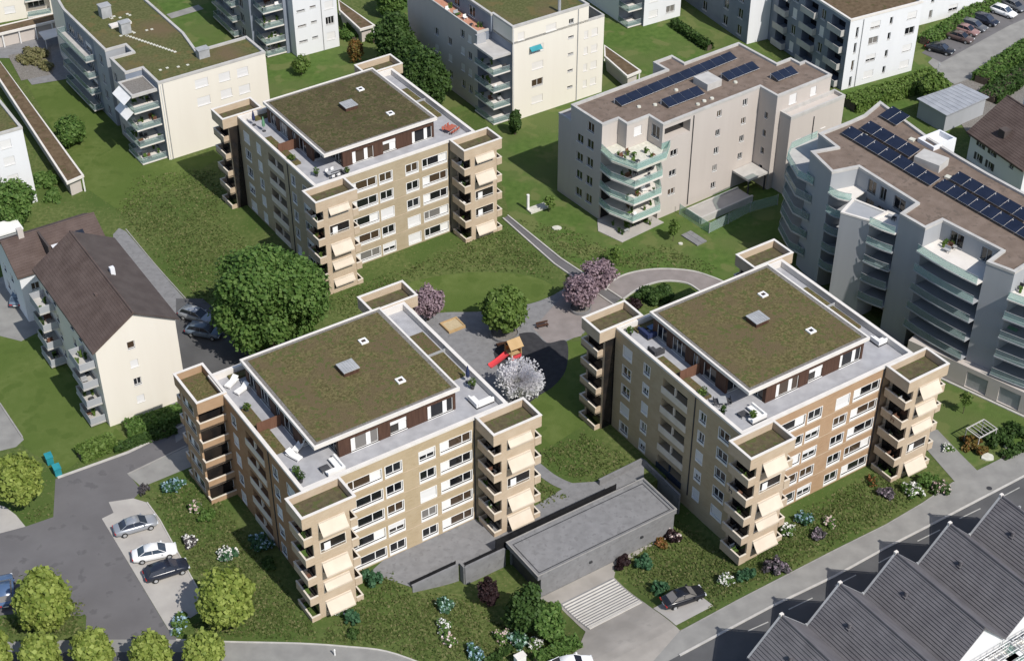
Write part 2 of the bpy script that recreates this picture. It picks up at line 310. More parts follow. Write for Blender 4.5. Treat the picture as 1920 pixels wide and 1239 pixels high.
# ------------------------------------------------------------------ mesh building
class MB:
    def __init__(s):
        s.v = []; s.f = []; s.mi = []; s.cur = 0; s.T = None
    def add(s, pts):
        n = len(s.v)
        for p in pts:
            q = Vector(p)
            s.v.append(tuple(s.T @ q) if s.T is not None else tuple(q))
        return n
    def face(s, *pts):
        n = s.add(pts); s.f.append(tuple(range(n, n + len(pts)))); s.mi.append(s.cur)
    def box(s, x0, y0, z0, x1, y1, z1):
        n = s.add([(x0, y0, z0), (x1, y0, z0), (x1, y1, z0), (x0, y1, z0), (x0, y0, z1), (x1, y0, z1), (x1, y1, z1), (x0, y1, z1)])
        for q in ((0, 3, 2, 1), (4, 5, 6, 7), (0, 1, 5, 4), (1, 2, 6, 5), (2, 3, 7, 6), (3, 0, 4, 7)):
            s.f.append(tuple(n + i for i in q)); s.mi.append(s.cur)
        return s
    def prism(s, poly, z0, z1, top=True, bot=True, sides=True):
        k = len(poly)
        if area(poly) < 0: poly = list(reversed(poly))
        z0s = z0 if callable(z0) else (lambda p: z0)
        z1s = z1 if callable(z1) else (lambda p: z1)
        n = s.add([(p[0], p[1], z0s(p)) for p in poly] + [(p[0], p[1], z1s(p)) for p in poly])
        if sides:
            for i in range(k):
                j = (i + 1) % k
                s.f.append((n + i, n + j, n + k + j, n + k + i)); s.mi.append(s.cur)
        if top: s.f.append(tuple(n + k + i for i in range(k))); s.mi.append(s.cur)
        if bot: s.f.append(tuple(n + k - 1 - i for i in range(k))); s.mi.append(s.cur)
        return s
    def ring(s, outer, inner, z0, z1):
        k = len(outer)
        n = s.add([(p[0], p[1], z0) for p in outer] + [(p[0], p[1], z1) for p in outer] + [(p[0], p[1], z1) for p in inner] + [(p[0], p[1], z0) for p in inner])
        for i in range(k):
            j = (i + 1) % k
            for a in range(4):
                b = (a + 1) % 4
                s.f.append((n + a * k + i, n + a * k + j, n + b * k + j, n + b * k + i)); s.mi.append(s.cur)
        return s
    def tube(s, p, q, r0, r1=None, n=7, cap=True):
        p, q = Vector(p), Vector(q); r1 = r0 if r1 is None else r1
        d = (q - p).normalized()
        a = d.cross(Vector((0, 0, 1)) if abs(d.z) < 0.9 else Vector((1, 0, 0))).normalized(); b = d.cross(a)
        k = s.add([p + (a * math.cos(2 * math.pi * i / n) + b * math.sin(2 * math.pi * i / n)) * r0 for i in range(n)] +
                  [q + (a * math.cos(2 * math.pi * i / n) + b * math.sin(2 * math.pi * i / n)) * r1 for i in range(n)])
        for i in range(n):
            j = (i + 1) % n
            s.f.append((k + i, k + j, k + n + j, k + n + i)); s.mi.append(s.cur)
        if cap:
            s.f.append(tuple(k + n + i for i in range(n))); s.mi.append(s.cur)
            s.f.append(tuple(k + n - 1 - i for i in range(n))); s.mi.append(s.cur)
        return s
    def mesh(s, name, mats):
        me = bpy.data.meshes.new(name)
        me.from_pydata(s.v, [], s.f)
        if not isinstance(mats, (list, tuple)): mats = [mats]
        for m in mats: me.materials.append(M[m] if isinstance(m, str) else m)
        if len(mats) > 1: me.polygons.foreach_set('material_index', s.mi)
        me.update()
        return me

def area(p):
    return 0.5 * sum(p[i][0] * p[(i + 1) % len(p)][1] - p[(i + 1) % len(p)][0] * p[i][1] for i in range(len(p)))
def ccw(p):
    p = [(q[0], q[1]) for q in p]
    return p if area(p) > 0 else list(reversed(p))
def inset(p, w):                # mitred offset of a CCW polygon, w > 0 inward
    r = []; k = len(p)
    for i in range(k):
        a, b, c = Vector(p[i - 1]), Vector(p[i]), Vector(p[(i + 1) % k])
        d1 = (b - a).normalized(); d2 = (c - b).normalized()
        n1 = Vector((-d1.y, d1.x)); n2 = Vector((-d2.y, d2.x))
        m = n1 + n2
        den = m.dot(n1)
        q = b + m * (w / max(den, 0.3))
        r.append((q.x, q.y))
    return r

def link(o, parent=None, loc=None, rot=None):
    COL.objects.link(o)
    if parent is not None: o.parent = parent
    if loc is not None: o.location = loc
    if rot is not None: o.rotation_euler = (0, 0, rot)
    return o
def obj(name, mb, mats, parent=None, loc=None, rot=None):
    me = mb.mesh(name, mats) if isinstance(mb, MB) else mb
    return link(bpy.data.objects.new(name, me), parent, loc, rot)
def tag(o, label, cat, group=None, kind=None):
    o['label'] = label; o['category'] = cat
    if group: o['group'] = group
    if kind: o['kind'] = kind
    return o
def thing(name, label, cat, loc=(0, 0, 0), yaw=0.0, group=None):
    o = bpy.data.objects.new(name, None); o.empty_display_size = 0.5
    COL.objects.link(o); o.location = loc; o.rotation_euler = (0, 0, yaw)
    return tag(o, label, cat, group)
def struct(name, mb, mats, label=None, cat=None):
    o = obj(name, mb, mats); o['kind'] = 'structure'
    if label: o['label'] = label
    o['category'] = cat or name.replace('_', ' ')
    return o
def copy_tree(o, parent=None):
    c = o.copy(); COL.objects.link(c)
    if parent is not None: c.parent = parent
    for ch in o.children: copy_tree(ch, c)
    return c

# ------------------------------------------------------------------ walls with openings, windows
def wall(mb, p0, p1, z0, z1, holes=(), depth=0.25):
    d = Vector((p1[0] - p0[0], p1[1] - p0[1])); Ln = d.length; d.normalize()
    n = Vector((d.y, -d.x))
    def W3(s_, z, dep=0.0):
        return (p0[0] + d.x * s_ - n.x * dep, p0[1] + d.y * s_ - n.y * dep, z)
    hs = [h for h in holes if h[0] > 0.01 and h[1] < Ln - 0.01]
    ss = sorted({0.0, Ln} | {round(h[0], 3) for h in hs} | {round(h[1], 3) for h in hs})
    zs = sorted({z0, z1} | {round(h[2], 3) for h in hs} | {round(h[3], 3) for h in hs})
    for i in range(len(zs) - 1):
        zm = (zs[i] + zs[i + 1]) / 2
        run = None
        for j in range(len(ss) - 1):
            sm = (ss[j] + ss[j + 1]) / 2
            inh = any(h[0] < sm < h[1] and h[2] < zm < h[3] for h in hs)
            if not inh and run is None: run = ss[j]
            if run is not None and (inh or j == len(ss) - 2):
                e = ss[j] if inh else ss[j + 1]
                mb.face(W3(run, zs[i]), W3(e, zs[i]), W3(e, zs[i + 1]), W3(run, zs[i + 1]))
                run = None
    for h in hs:
        a, b, c, e = h[:4]; dp = h[4] if len(h) > 4 else depth
        mb.face(W3(a, c), W3(a, c, dp), W3(a, e, dp), W3(a, e))
        mb.face(W3(b, c, dp), W3(b, c), W3(b, e), W3(b, e, dp))
        mb.face(W3(a, c), W3(b, c), W3(b, c, dp), W3(a, c, dp))
        mb.face(W3(a, e, dp), W3(b, e, dp), W3(b, e), W3(a, e))

_wc = {}
def window_meshes(w, h, splits, blind, fm, pm, bm, sill, t=0.07, apron=False):
    key = (round(w, 2), round(h, 2), splits, blind, fm, pm, bm, sill, t, apron)
    if key in _wc: return _wc[key]
    fr = MB()
    x0, x1 = -w / 2, w / 2
    fr.box(x0, 0.14, 0, x0 + t, 0.22, h); fr.box(x1 - t, 0.14, 0, x1, 0.22, h)
    fr.box(x0 + t, 0.14, 0, x1 - t, 0.22, t); fr.box(x0 + t, 0.14, h - t, x1 - t, 0.22, h)
    pn = MB(); xs = [x0 + t]; xc = x0
    solid = []
    for i, sp in enumerate(splits):
        wd = abs(sp) * w
        a, b = xc + (t if i == 0 else t / 2), xc + wd - (t if i == len(splits) - 1 else t / 2)
        if i > 0: fr.box(xc - t / 2, 0.14, t, xc + t / 2, 0.22, h - t)
        if sp < 0: fr.box(a, 0.16, t, b, 0.21, h - t)
        else: pn.box(a, 0.175, t, b, 0.19, h - t)
        xc += wd
    if sill: fr.box(x0 - 0.06, -0.09, -0.06, x1 + 0.06, 0.15, 0.0)
    if apron:
        fr.box(x0 - .10, -.03, -.38, x1 + .10, 0.0, -.061); fr.box(x0 - .10, -.03, h, x1 + .10, .13, h + .08)
        fr.box(x0 - .10, -.03, -.06, x0, .13, h); fr.box(x1, -.03, -.06, x1 + .10, .13, h)
    bl = None
    if blind > 0:
        bl = MB(); bl.box(x0 + 0.02, 0.05, h * (1 - blind) + 0.01, x1 - 0.02, 0.09, h - 0.01)
        bl.box(x0 + 0.02, 0.03, h * (1 - blind) - 0.05, x1 - 0.02, 0.11, h * (1 - blind) + 0.01)
    r = (fr.mesh('window', fm), pn.mesh('pane', pm) if pn.v else None, bl.mesh('roller_blind', bm) if bl else None)
    _wc[key] = r
    return r
def put_window(parent, p0, p1, s, z, w, h, splits=(0.5, 0.5), blind=0.0, fm='white', pm='pane', bm='blind', sill=True, name='window', t=0.07, apron=False):
    d = Vector((p1[0] - p0[0], p1[1] - p0[1])).normalized()
    f, p, b = window_meshes(w, h, splits, blind, fm, pm, bm, sill, t, apron)
    o = obj(name, f, None, parent, (p0[0] + d.x * s, p0[1] + d.y * s, z), math.atan2(d.y, d.x))
    if p: obj('pane', p, None, o)
    if b: obj('roller_blind', b, None, o)
    return o
def facade(parent, poly, z0, z1, wins={}, m='plaster_cream', edge_m={}, skip=(), holes={}, name='wall', fm='white', bm='blind', pm='pane', t=0.07, apron=()):
    """one wall mesh per material; wins[edge] = list of (s centre, z sill, w, h[, splits[, blind]])"""
    k = len(poly); groups = {}
    for i in range(k):
        if i in skip: continue
        mm = edge_m.get(i, m)
        mb = groups.setdefault(mm, MB())
        hs = list(holes.get(i, []))
        for wdw in wins.get(i, []):
            s_, z, w, h = wdw[:4]
            hs.append((s_ - w / 2, s_ + w / 2, z, z + h))
        wall(mb, poly[i], poly[(i + 1) % k], z0, z1, hs)
    for mm, mb in groups.items(): obj(name, mb, mm, parent)
    for i, ws in wins.items():
        for wdw in ws:
            s_, z, w, h = wdw[:4]
            sp = wdw[4] if len(wdw) > 4 else (0.5, 0.5)
            bl = wdw[5] if len(wdw) > 5 else 0.0
            put_window(parent, poly[i], poly[(i + 1) % k], s_, z, w, h, sp, bl, fm, pm, bm, t=t, apron=i in apron)
def flat_roof(parent, poly, z, mroof, mcop='coping', cw=0.38, lip=0.32, name='roof', over=0.06):
    poly = ccw(poly)
    mb = MB(); mb.prism(inset(poly, 0.02), z - lip - 0.05, z - lip)
    r = obj(name, mb, mroof, parent)
    mc = MB(); mc.ring(inset(poly, -over), inset(poly, cw), z - lip - 0.02, z + 0.03)
    obj('coping', mc, mcop, parent)
    return r

def course_roof(mb, xr, zr, xo, zo, ya, yb, nn, th=.22, step=.05):
    """one roof slope as a single stepped sheet, extruded along y"""
    prof = [(xr, zr)]
    for i in range(1, nn + 1):
        f = i / nn; x, z = xr + (xo - xr) * f, zr + (zo - zr) * f
        prof.append((x, z + step))
        if i < nn: prof.append((x, z))
    k = len(prof)
    n = mb.add([(x, ya, z) for x, z in prof] + [(x, yb, z) for x, z in prof] + [(xr, ya, zr - th), (xo, ya, zo - th), (xr, yb, zr - th), (xo, yb, zo - th)])
    for i in range(k - 1): mb.f.append((n + i, n + i + 1, n + k + i + 1, n + k + i)); mb.mi.append(0)
    a, b, c, d = n + 2 * k, n + 2 * k + 1, n + 2 * k + 2, n + 2 * k + 3
    mb.f.append(tuple([a, b] + [n + i for i in range(k - 1, -1, -1)])); mb.f.append(tuple([d, c] + [n + k + i for i in range(k)]))
    mb.f.append((n + k - 1, b, d, n + 2 * k - 1)); mb.f.append((a, c, d, b)); mb.mi += [0] * 4
# ================================================================== ground
def axis(lo, hi, f0, f1, step, extra=()):
    a = list(np.linspace(lo, f0, 24)[:-1]) + list(np.arange(f0, f1, step)) + list(np.linspace(f1, hi, 24)) + list(extra)
    return np.array(sorted(set(round(float(x), 3) for x in a)))
us = axis(-340, 340, -42.0, 6.0, 0.8, (-30.32, -30.28))
vv = axis(-240, 420, -9.6, 13.8, 0.6, (12.62, 12.68, 13.62, 13.68))
mb = MB()
for v in vv:
    for u in us:
        p = FB.w(u, v); mb.v.append((p.x, p.y, hz(p.x, p.y)))
nu = len(us)
for j in range(len(vv) - 1):
    for i in range(nu - 1):
        mb.f.append((j * nu + i, j * nu + i + 1, (j + 1) * nu + i + 1, (j + 1) * nu + i))
struct('ground', mb, 'meadow', 'rough meadow grass between the buildings', 'ground')

_z = [0.008]
def sheet(name, pts, m, px=True, label=None):
    _z[0] += 0.0015
    q = [P(*p) for p in pts] if px else pts
    mb = MB(); mb.face(*[(p[0], p[1], _z[0]) for p in ccw(q)])
    return struct(name, mb, m, label, name.replace('_', ' '))
def smooth(pts, n=6):            # Catmull-Rom through picture points
    r = []
    for i in range(len(pts) - 1):
        p0 = pts[max(i - 1, 0)]; p1 = pts[i]; p2 = pts[i + 1]; p3 = pts[min(i + 2, len(pts) - 1)]
        for k in range(n):
            t = k / n
            r.append(tuple(0.5 * ((2 * p1[a]) + (-p0[a] + p2[a]) * t + (2 * p0[a] - 5 * p1[a] + 4 * p2[a] - p3[a]) * t * t + (-p0[a] + 3 * p1[a] - 3 * p2[a] + p3[a]) * t ** 3) for a in (0, 1)))
    return r + [tuple(pts[-1])]
def kerb(name, pts, w=0.18, h=0.12, m='kerb', px=True, z=None):
    z = _z[0] if z is None else z
    q = [P(*p) for p in pts] if px else [Vector((p[0], p[1], 0)) for p in pts]
    L, Rr = [], []
    for i in range(len(q)):
        a = q[max(i - 1, 0)]; b = q[min(i + 1, len(q) - 1)]
        d = (b - a).normalized(); n = Vector((-d.y, d.x, 0))
        L.append(q[i] + n * w / 2); Rr.append(q[i] - n * w / 2)
    mb = MB()
    for i in range(len(q) - 1):
        a, b, c, d = Rr[i], Rr[i + 1], L[i + 1], L[i]
        t = lambda p, zz: (p.x, p.y, zz)
        mb.face(t(a, z + h), t(b, z + h), t(c, z + h), t(d, z + h))
        mb.face(t(a, z - .1), t(b, z - .1), t(b, z + h), t(a, z + h)); mb.face(t(c, z - .1), t(d, z - .1), t(d, z + h), t(c, z + h))
        if i == 0: mb.face(t(d, z - .1), t(a, z - .1), t(a, z + h), t(d, z + h))
        if i == len(q) - 2: mb.face(t(b, z - .1), t(c, z - .1), t(c, z + h), t(b, z + h))
    return struct(name, mb, m)

# lawns
sheet('lawn', [(900, 190), (1140, 120), (1500, 300), (1500, 480), (1345, 528), (1250, 505), (1185, 513), (1140, 520), (1048, 478), (955, 404), (930, 300)], 'lawn', label='mown lawn around the grey block with glass balconies')
sheet('lawn', [(40, 140), (200, 120), (320, 300), (420, 290), (330, 350), (230, 400), (150, 345), (150, 330)], 'lawn_olive', label='mown lawn in front of the cream block at upper left')
sheet('lawn', [(-40, 620), (70, 628), (130, 700), (215, 800), (250, 835), (150, 862), (120, 885), (60, 850), (-40, 760)], 'lawn_olive', label='mown lawn beside the gabled white house')
sheet('lawn', smooth([(690, 600), (720, 560), (775, 528), (880, 511), (980, 515), (1035, 535), (1030, 555), (985, 570), (905, 582), (835, 584), (800, 600)]), 'lawn_olive', label='mown oval of grass behind the plaza')
sheet('lawn', [(990, 745), (1055, 640), (1100, 640), (1130, 780), (1090, 800), (1035, 835), (1010, 850)], 'lawn_olive', label='mown grass between the two front brick blocks')
sheet('lawn', [(1745, 690), (1960, 790), (1960, 830), (1795, 886), (1735, 800)], 'lawn', label='mown lawn beside the long terraced block')
sheet('lawn', [(470, 120), (500, 95), (640, 70), (780, 0), (860, 0), (900, 200), (800, 230), (500, 210)], 'lawn', label='mown lawn behind the rear brick block')
sheet('lawn', [(1120, 20), (1200, 52), (1330, 0), (1450, 110), (1200, 170), (1130, 110)], 'lawn', label='mown lawn behind the grey block')
sheet('lawn', [(285, -10), (380, -10), (480, 90), (370, 110)], 'lawn', label='mown lawn inside the angle of the cream block')
sheet('lawn', [(1560, 200), (1600, 130), (1740, 90), (1780, 150), (1720, 200), (1590, 230)], 'lawn', label='mown grass in front of the white block')
sheet('lawn', [(1730, 95), (1735, 50), (1900, -20), (1930, -20), (1830, 40)], 'lawn', label='mown verge above the parked cars at upper right')
# asphalt yard at lower left
sheet('car_park', [(-60, 1012), (48, 987), (100, 969), (104, 898), (241, 850), (345, 800), (420, 820), (420, 860), (345, 840), (241, 888), (265, 919), (250, 936), (204, 941), (213, 961), (191, 972), (316, 1181), (335, 1199), (160, 1199), (162, 1154), (30, 1150), (-60, 1160)], 'asphalt', label='asphalt car park')
sheet('parking_bay', [(204, 941), (250, 934), (276, 942), (300, 975), (370, 1102), (385, 1140), (318, 1183), (191, 972), (213, 961)], 'concrete_light', label='light concrete parking bays')
sheet('pavement', [(239, 889), (348, 836), (425, 850), (356, 876), (266, 913)], 'pavement', label='light paved strip beside the shaded tower')
kerb('kerb', [(108, 896), (241, 848), (345, 797)], 0.35, 0.12, 'kerb')
kerb('kerb', [(239, 889), (350, 836)], 0.2, 0.08, 'kerb_dark')
kerb('kerb', [(276, 942), (300, 975), (370, 1102), (386, 1140)], 0.15, 0.10, 'kerb')
sheet('pavement', [(-40, 935), (10, 950), (30, 965), (48, 987), (-40, 1010)], 'concrete_light', label='light concrete pad at the left edge')
sheet('pavement', smooth([(-60, 1205), (160, 1199), (330, 1199), (430, 1203), (560, 1206), (650, 1212), (725, 1221), (800, 1247)], 4) + [(800, 1310), (-60, 1310)], 'pavement', label='footpath along the lower edge')
kerb('kerb', smooth([(330, 1199), (430, 1203), (560, 1206), (650, 1212), (725, 1221), (800, 1247)], 4), 0.2, 0.06, 'kerb')
sheet('road', [(-60, 1222), (410, 1222), (440, 1310), (-60, 1310)], 'asphalt_dark', label='road under the street trees')
sheet('pavement', [(-40, 745), (5, 762), (45, 824), (30, 838), (-40, 855)], 'pavement', label='pale path at the left edge')
kerb('kerb', [(0, 757), (42, 820)], 0.2, 0.15, 'kerb_dark')
# yard of the gabled house and its drive
sheet('driveway', [(-40, 535), (60, 500), (110, 560), (105, 605), (40, 640), (-40, 620)], 'pavement', label='drive on the shaded side of the gabled house')
sheet('driveway', [(223, 428), (236, 434), (345, 560), (470, 650), (500, 720), (330, 830), (300, 620), (215, 470), (212, 440)], 'slab', label='grey drive beside the gabled house')
sheet('asphalt_yard', [(330, 560), (380, 560), (470, 640), (500, 700), (480, 760), (330, 760)], 'asphalt_dark', label='dark yard where two cars stand beside the gabled house')
kerb('kerb', smooth([(236, 430), (290, 495), (348, 560)]), 0.15, 0.05, 'kerb_dark')
# courtyard
sheet('plaza', smooth([(820, 700), (780, 600), (800, 592), (835, 586), (905, 584), (985, 572), (1030, 557), (1060, 540)]) + [(1110, 520), (1160, 560), (1110, 590), (1095, 625), (1062, 640), (1040, 700), (980, 760), (900, 780)], 'slab', label='grey paved play plaza in the courtyard')
sheet('plaza', [(1000, 616), (1050, 560), (1100, 545), (1165, 560), (1130, 585), (1105, 600), (1090, 630), (1028, 646)], 'paver', label='pinkish paved plaza under the pink tree')
sheet('playground_mat', smooth([(925, 662), (940, 640), (965, 628), (1000, 624), (1026, 643), (1062, 640), (1062, 690), (1040, 722), (1010, 742), (970, 765), (945, 720), (925, 662)]), 'rubber', label='dark rubber mat round the play tower')
arc_o = smooth([(1135, 545), (1148, 528), (1180, 513), (1232, 505), (1292, 508), (1335, 520), (1372, 536)])
arc_i = smooth([(1330, 560), (1310, 545), (1285, 531), (1242, 528), (1200, 541), (1168, 562)])
sheet('path', arc_o + arc_i, 'paver', label='curved paved path behind the amber block')
kerb('kerb', arc_o, 0.25, 0.10, 'kerb'); kerb('kerb', arc_i, 0.25, 0.14, 'kerb')
sheet('path', [(943, 410), (952, 405), (1052, 486), (1165, 560), (1150, 572), (1040, 496)], 'asphalt', label='straight footpath between two pale kerbs')
kerb('kerb', [(943, 410), (1040, 496), (1150, 572)], 0.22, 0.16, 'kerb'); kerb('kerb', [(952, 405), (1052, 486), (1165, 560)], 0.22, 0.16, 'kerb')
sheet('path', smooth([(990, 855), (1012, 868), (1042, 891), (1078, 907), (1120, 912)]) + smooth([(1112, 934), (1078, 925), (1040, 911), (1010, 892), (985, 880)]), 'slab', label='narrow path from the tower to the garage plaza')
_z[0] += 0.0015
sheet('plaza', [FB.w(*q) for q in ((-37.0, 13.9), (-30.3, 13.9), (-30.3, 12.9), (-3.5, 12.9), (-0.5, 16.6), (-8, 16.6), (-11, 18.2), (-14.6, 17.6), (-16.6, 17.3), (-21.2, 17.3), (-24.5, 18.7), (-24.5, 24.5), (-40, 18.6))], 'slab', px=False, label='grey concrete forecourt behind the garage roof')
# street at lower right
sheet('pavement', [(1180, 1290), (1275, 1182), (1380, 1126), (1566, 1030), (1661, 983), (1729, 943), (1790, 903), (1735, 840), (1728, 800), (1758, 806), (1800, 850), (1832, 882), (1920, 838), (1999, 798), (1999, 858), (1920, 895), (1746, 986), (1447, 1139), (1270, 1232)], 'pavement', label='grey pavement along the street')
sheet('street', [(1100, 1320), (1270, 1230), (1447, 1137), (1746, 984), (1920, 893), (2040, 830), (2200, 900), (2000, 1330)], 'asphalt_dark', label='asphalt street below the amber block')
kerb('kerb', [(1274, 1229), (1447, 1137), (1566, 1080), (1658, 1029), (1746, 984), (1920, 893), (2040, 830)], 0.28, 0.12, 'kerb')
kerb('kerb', [(1275, 1184), (1380, 1127), (1566, 1031), (1661, 984), (1729, 944), (1788, 904)], 0.12, 0.05, 'kerb_dark')
_z[0] += 0.0015
mk = MB()
for (a, b, c, d) in ((80, 1005, 215, 945), (350, 862, 510, 785), (660, 702, 800, 632), (950, 552, 1080, 482), (1210, 407, 1360, 332), (1490, 257, 1630, 190), (1755, 122, 1890, 50)):
    p, q = P(1380 + a / 3.5556, 900 + b / 3.5556), P(1380 + c / 3.5556, 900 + d / 3.5556)
    dd = (q - p).normalized(); n = Vector((-dd.y, dd.x, 0)) * 0.07
    mk.face(*[(w.x, w.y, _z[0] + .004) for w in (p - n, q - n, q + n, p + n)])
for (a, b, c, d) in ((1855, 1192, 1895, 1168),):
    pass
_z[0] += 0.004
struct('road_marking', mk, 'paint', 'pale dashed centre line of the street', 'road marking')
# street at upper right with its parking bays
sheet('street', [(1774, 150), (1740, 118), (1770, 90), (1860, 30), (1900, -10), (1990, -40), (2050, 20), (1930, 90), (1860, 130), (1800, 165)], 'pavement', label='pale street at the upper right')
sheet('parking_bay', [(1728, 100), (1765, 118), (1890, 50), (1935, 30), (1925, -5), (1870, 15), (1790, 55)], 'asphalt', label='asphalt parking bays at the upper right')
# yards between blocks at upper left
sheet('asphalt_yard', [(-30, 60), (130, 60), (150, 145), (60, 160), (20, 110), (-30, 110)], 'slab', label='grey yard between the cream blocks')
sheet('garden_bed', [(15, 105), (95, 88), (100, 140), (40, 152)], 'gravel', label='gravelly garden bed with dry grasses')
sheet('path', [(312, 28), (372, 10), (382, 18), (322, 36)], 'pavement', label='short path between lawns beside the cream block')
sheet('asphalt_yard', [(1640, 620), (1800, 700), (1780, 720), (1600, 600)], 'asphalt', label='dark yard between the amber block and the terraced block')
sheet('asphalt_yard', [(1760, 170), (1840, 140), (1990, 160), (1990, 300), (1820, 260)], 'gravel', label='earthy yard behind the tin shed')

# ------------------------------------------------------------------ sunken garage drive
rows = [(5.95, -24.3, -4.2), (4.9, -23.6, -13.6), (3.8, -22.9, -14.7), (1.0, -22.9, -14.7), (-2.0, -23.1, -14.7), (-4.0, -25.6, -14.8), (-5.5, -29.0, -14.8), (-9.5, -36.0, -14.8), (-11.0, -40.0, -15)]
mb = MB(); K_ = 12
fine = []
for a, b in zip(rows[:-1], rows[1:]):
    for t in np.linspace(0, 1, 4)[:-1]: fine.append(tuple(a[i] * (1 - t) + b[i] * t for i in range(3)))
fine.append(rows[-1])
for (v, l, r) in fine:
    for i in range(K_ + 1):
        p = FB.w(l + (r - l) * i / K_, v); mb.v.append((p.x, p.y, hz(p.x, p.y) + 0.05))
for j in range(len(fine) - 1):
    for i in range(K_):
        a = j * (K_ + 1) + i; mb.f.append((a, a + K_ + 1, a + K_ + 2, a + 1)); mb.mi.append(0)
struct('driveway', mb, 'drive', 'pale concrete drive sloping to the garage', 'driveway')
# the pale slatted ramp
def gz(u, v): p = FB.w(u, v); return hz(p.x, p.y)
rt = thing('slatted_ramp', 'white slatted ramp surface set in the garage drive', 'ramp', (FB.o.x, FB.o.y, 0), FB.yaw)
nb = 13
for i in range(nb):
    v0 = -2.0 + i * (5.8 / nb); v1 = v0 + 0.20 if i else v0 + .34
    s = MB()
    zc = lambda u, v: gz(u, v)
    n = 6
    for k in range(n):
        ua, ub = -22.5 + k * 7.6 / n, -22.5 + (k + 1) * 7.6 / n
        q = [(ua, v0), (ub, v0), (ub, v1), (ua, v1)]
        s.face(*[(a, b, gz(a, b) + .14) for a, b in q])
        s.face((ua, v0, gz(ua, v0) + .04), (ub, v0, gz(ub, v0) + .04), (ub, v0, gz(ub, v0) + .14), (ua, v0, gz(ua, v0) + .14))
        s.face((ub, v1, gz(ub, v1) + .04), (ua, v1, gz(ua, v1) + .04), (ua, v1, gz(ua, v1) + .14), (ub, v1, gz(ub, v1) + .14))
    obj('slat', s, 'slat_cream', rt)
bed = MB()
for i in range(8):
    for j in range(6):
        bed.face(*[(a, b, gz(a, b) + .07) for a, b in [(-22.6 + 7.8 * (i + di) / 8, -2.0 + 5.8 * (j + dj) / 6) for di, dj in ((0, 0), (1, 0), (1, 1), (0, 1))]])
obj('ramp_bed', bed, 'slab', rt)
# pad for the black car
pd = MB(); q = [(-14.7, -8.0), (-9.2, -7.9), (-9.2, -3.8), (-14.7, -3.8)]
n = 6
for i in range(n):
    for j in range(n):
        a = [(-14.7 + 5.5 * (i + di) / n, -8.0 + 4.2 * (j + dj) / n) for di, dj in ((0, 0), (1, 0), (1, 1), (0, 1))]
        pd.face(*[tuple(FB.w(u, v, gz(u, v) + .06)) for u, v in a])
struct('parking_bay', pd, 'concrete_light', 'light concrete parking pad by the street', 'parking bay')
# garage under the concrete slab
g = thing('garage', 'flat roofed concrete garage between the two front brick blocks', 'garage', (FB.o.x, FB.o.y, 0), FB.yaw)
w = MB(); w.box(-23.9, 6.0, -2.8, -4.0, 6.25, 0.9); w.box(-23.9, 12.4, -2.8, -4.0, 12.62, 0.9); w.box(-4.2, 6.251, -2.8, -4.0, 12.39, 0.9)
obj('wall', w, 'slab', g)
r = MB(); po = [(-24.5, 5.8), (-3.85, 5.8), (-3.85, 12.6), (-24.5, 12.6)]
r.prism(po, 0.9, 1.40); r.ring(po, inset(po, 0.22), 1.401, 1.62)
rf = obj('roof_slab', r, 'slab', g)
r = MB(); r.ring(inset(po, .55), inset(po, .67), 1.401, 1.42); obj('drain_channel', r, 'darkmetal', rf)  # flat dark ring drawn in for the lip's joint line and shadow
r = MB(); r.ring(inset(po, -.03), inset(po, .10), 1.62, 1.67); obj('slab_edge', r, 'kerb_dark', rf)
for px_, py_ in ((1105, 1052), (1199, 1004)):
    u, v = FB.px(px_, py_, -0.6)
    l = MB(); l.box(u - .18, 5.80, -.55, u + .18, 5.99, -.30); obj('wall_lamp', l, 'darkmetal', g)
d = MB(); d.box(-23.75, 6.3, -2.6, -23.7, 12.3, 0.85); obj('garage_door', d, 'darkmetal', g)
# retaining walls and the low wall at the entrance
def rwall(label, pts, z0, z1, t=0.3, m='slab'):
    o = None
    mb = MB()
    for (a, b) in zip(pts[:-1], pts[1:]):
        A, B = Vector(a), Vector(b); d = (B - A).normalized(); n = Vector((-d.y, d.x)) * t / 2; e = d * t * .49
        mb.prism([A - n - e * 0, B - n, B + n, A + n], z0, z1)
    mb.v = [tuple(FB.w(*p)) for p in mb.v]
    return tag(obj('retaining_wall', mb, m), label, 'wall', 'concrete retaining walls')
rwall('long low concrete retaining wall edging the forecourt above the flower lawn', [(-37.0, 13.7), (-30.65, 13.7)], -2.9, 0.45)
rwall('tall concrete retaining wall next to the open end of the garage', [(-30.3, 13.6), (-30.3, 12.75), (-24.55, 12.75)], -3.2, 0.55)
def dark_screen(label, u0, v0, u1, v1, z0, z1):
    t = thing('screen_wall', label, 'wall', (FB.o.x, FB.o.y, 0), FB.yaw, 'dark metal screens round the forecourt')
    b = MB(); b.box(u0, v0, z0, u1, v1, z1); obj('panel', b, 'black_panel', t)
    n = max(2, int((u1 - u0) / 2.2))
    for i in range(n + 1):
        x = u0 + (u1 - u0 - .06) * i / n; b = MB(); b.box(x, v1 + .002, z0, x + .06, v1 + .06, z1 + .04); obj('post', b, 'black_panel', t)
dark_screen('long dark screen along the back edge of the garage roof slab', -25.7, 12.95, -7.8, 13.02, 0, 2.3)
dark_screen('dark parapet screen on the long low retaining wall', -37.0, 13.9, -30.8, 13.97, 0, .85)
dark_screen('dark parapet screen on the tall retaining wall next to the garage', -30.1, 12.95, -25.8, 13.02, 0, .95)
rwall('short concrete wall at the entrance of the amber block', [(-8.2, 16.0), (-1.2, 16.2)], -.2, 0.9)
rwall('concrete wall of the entrance steps against the amber block', [(-1.4, 8.2), (-1.2, 16.0)], -2.8, 0.9, .25)
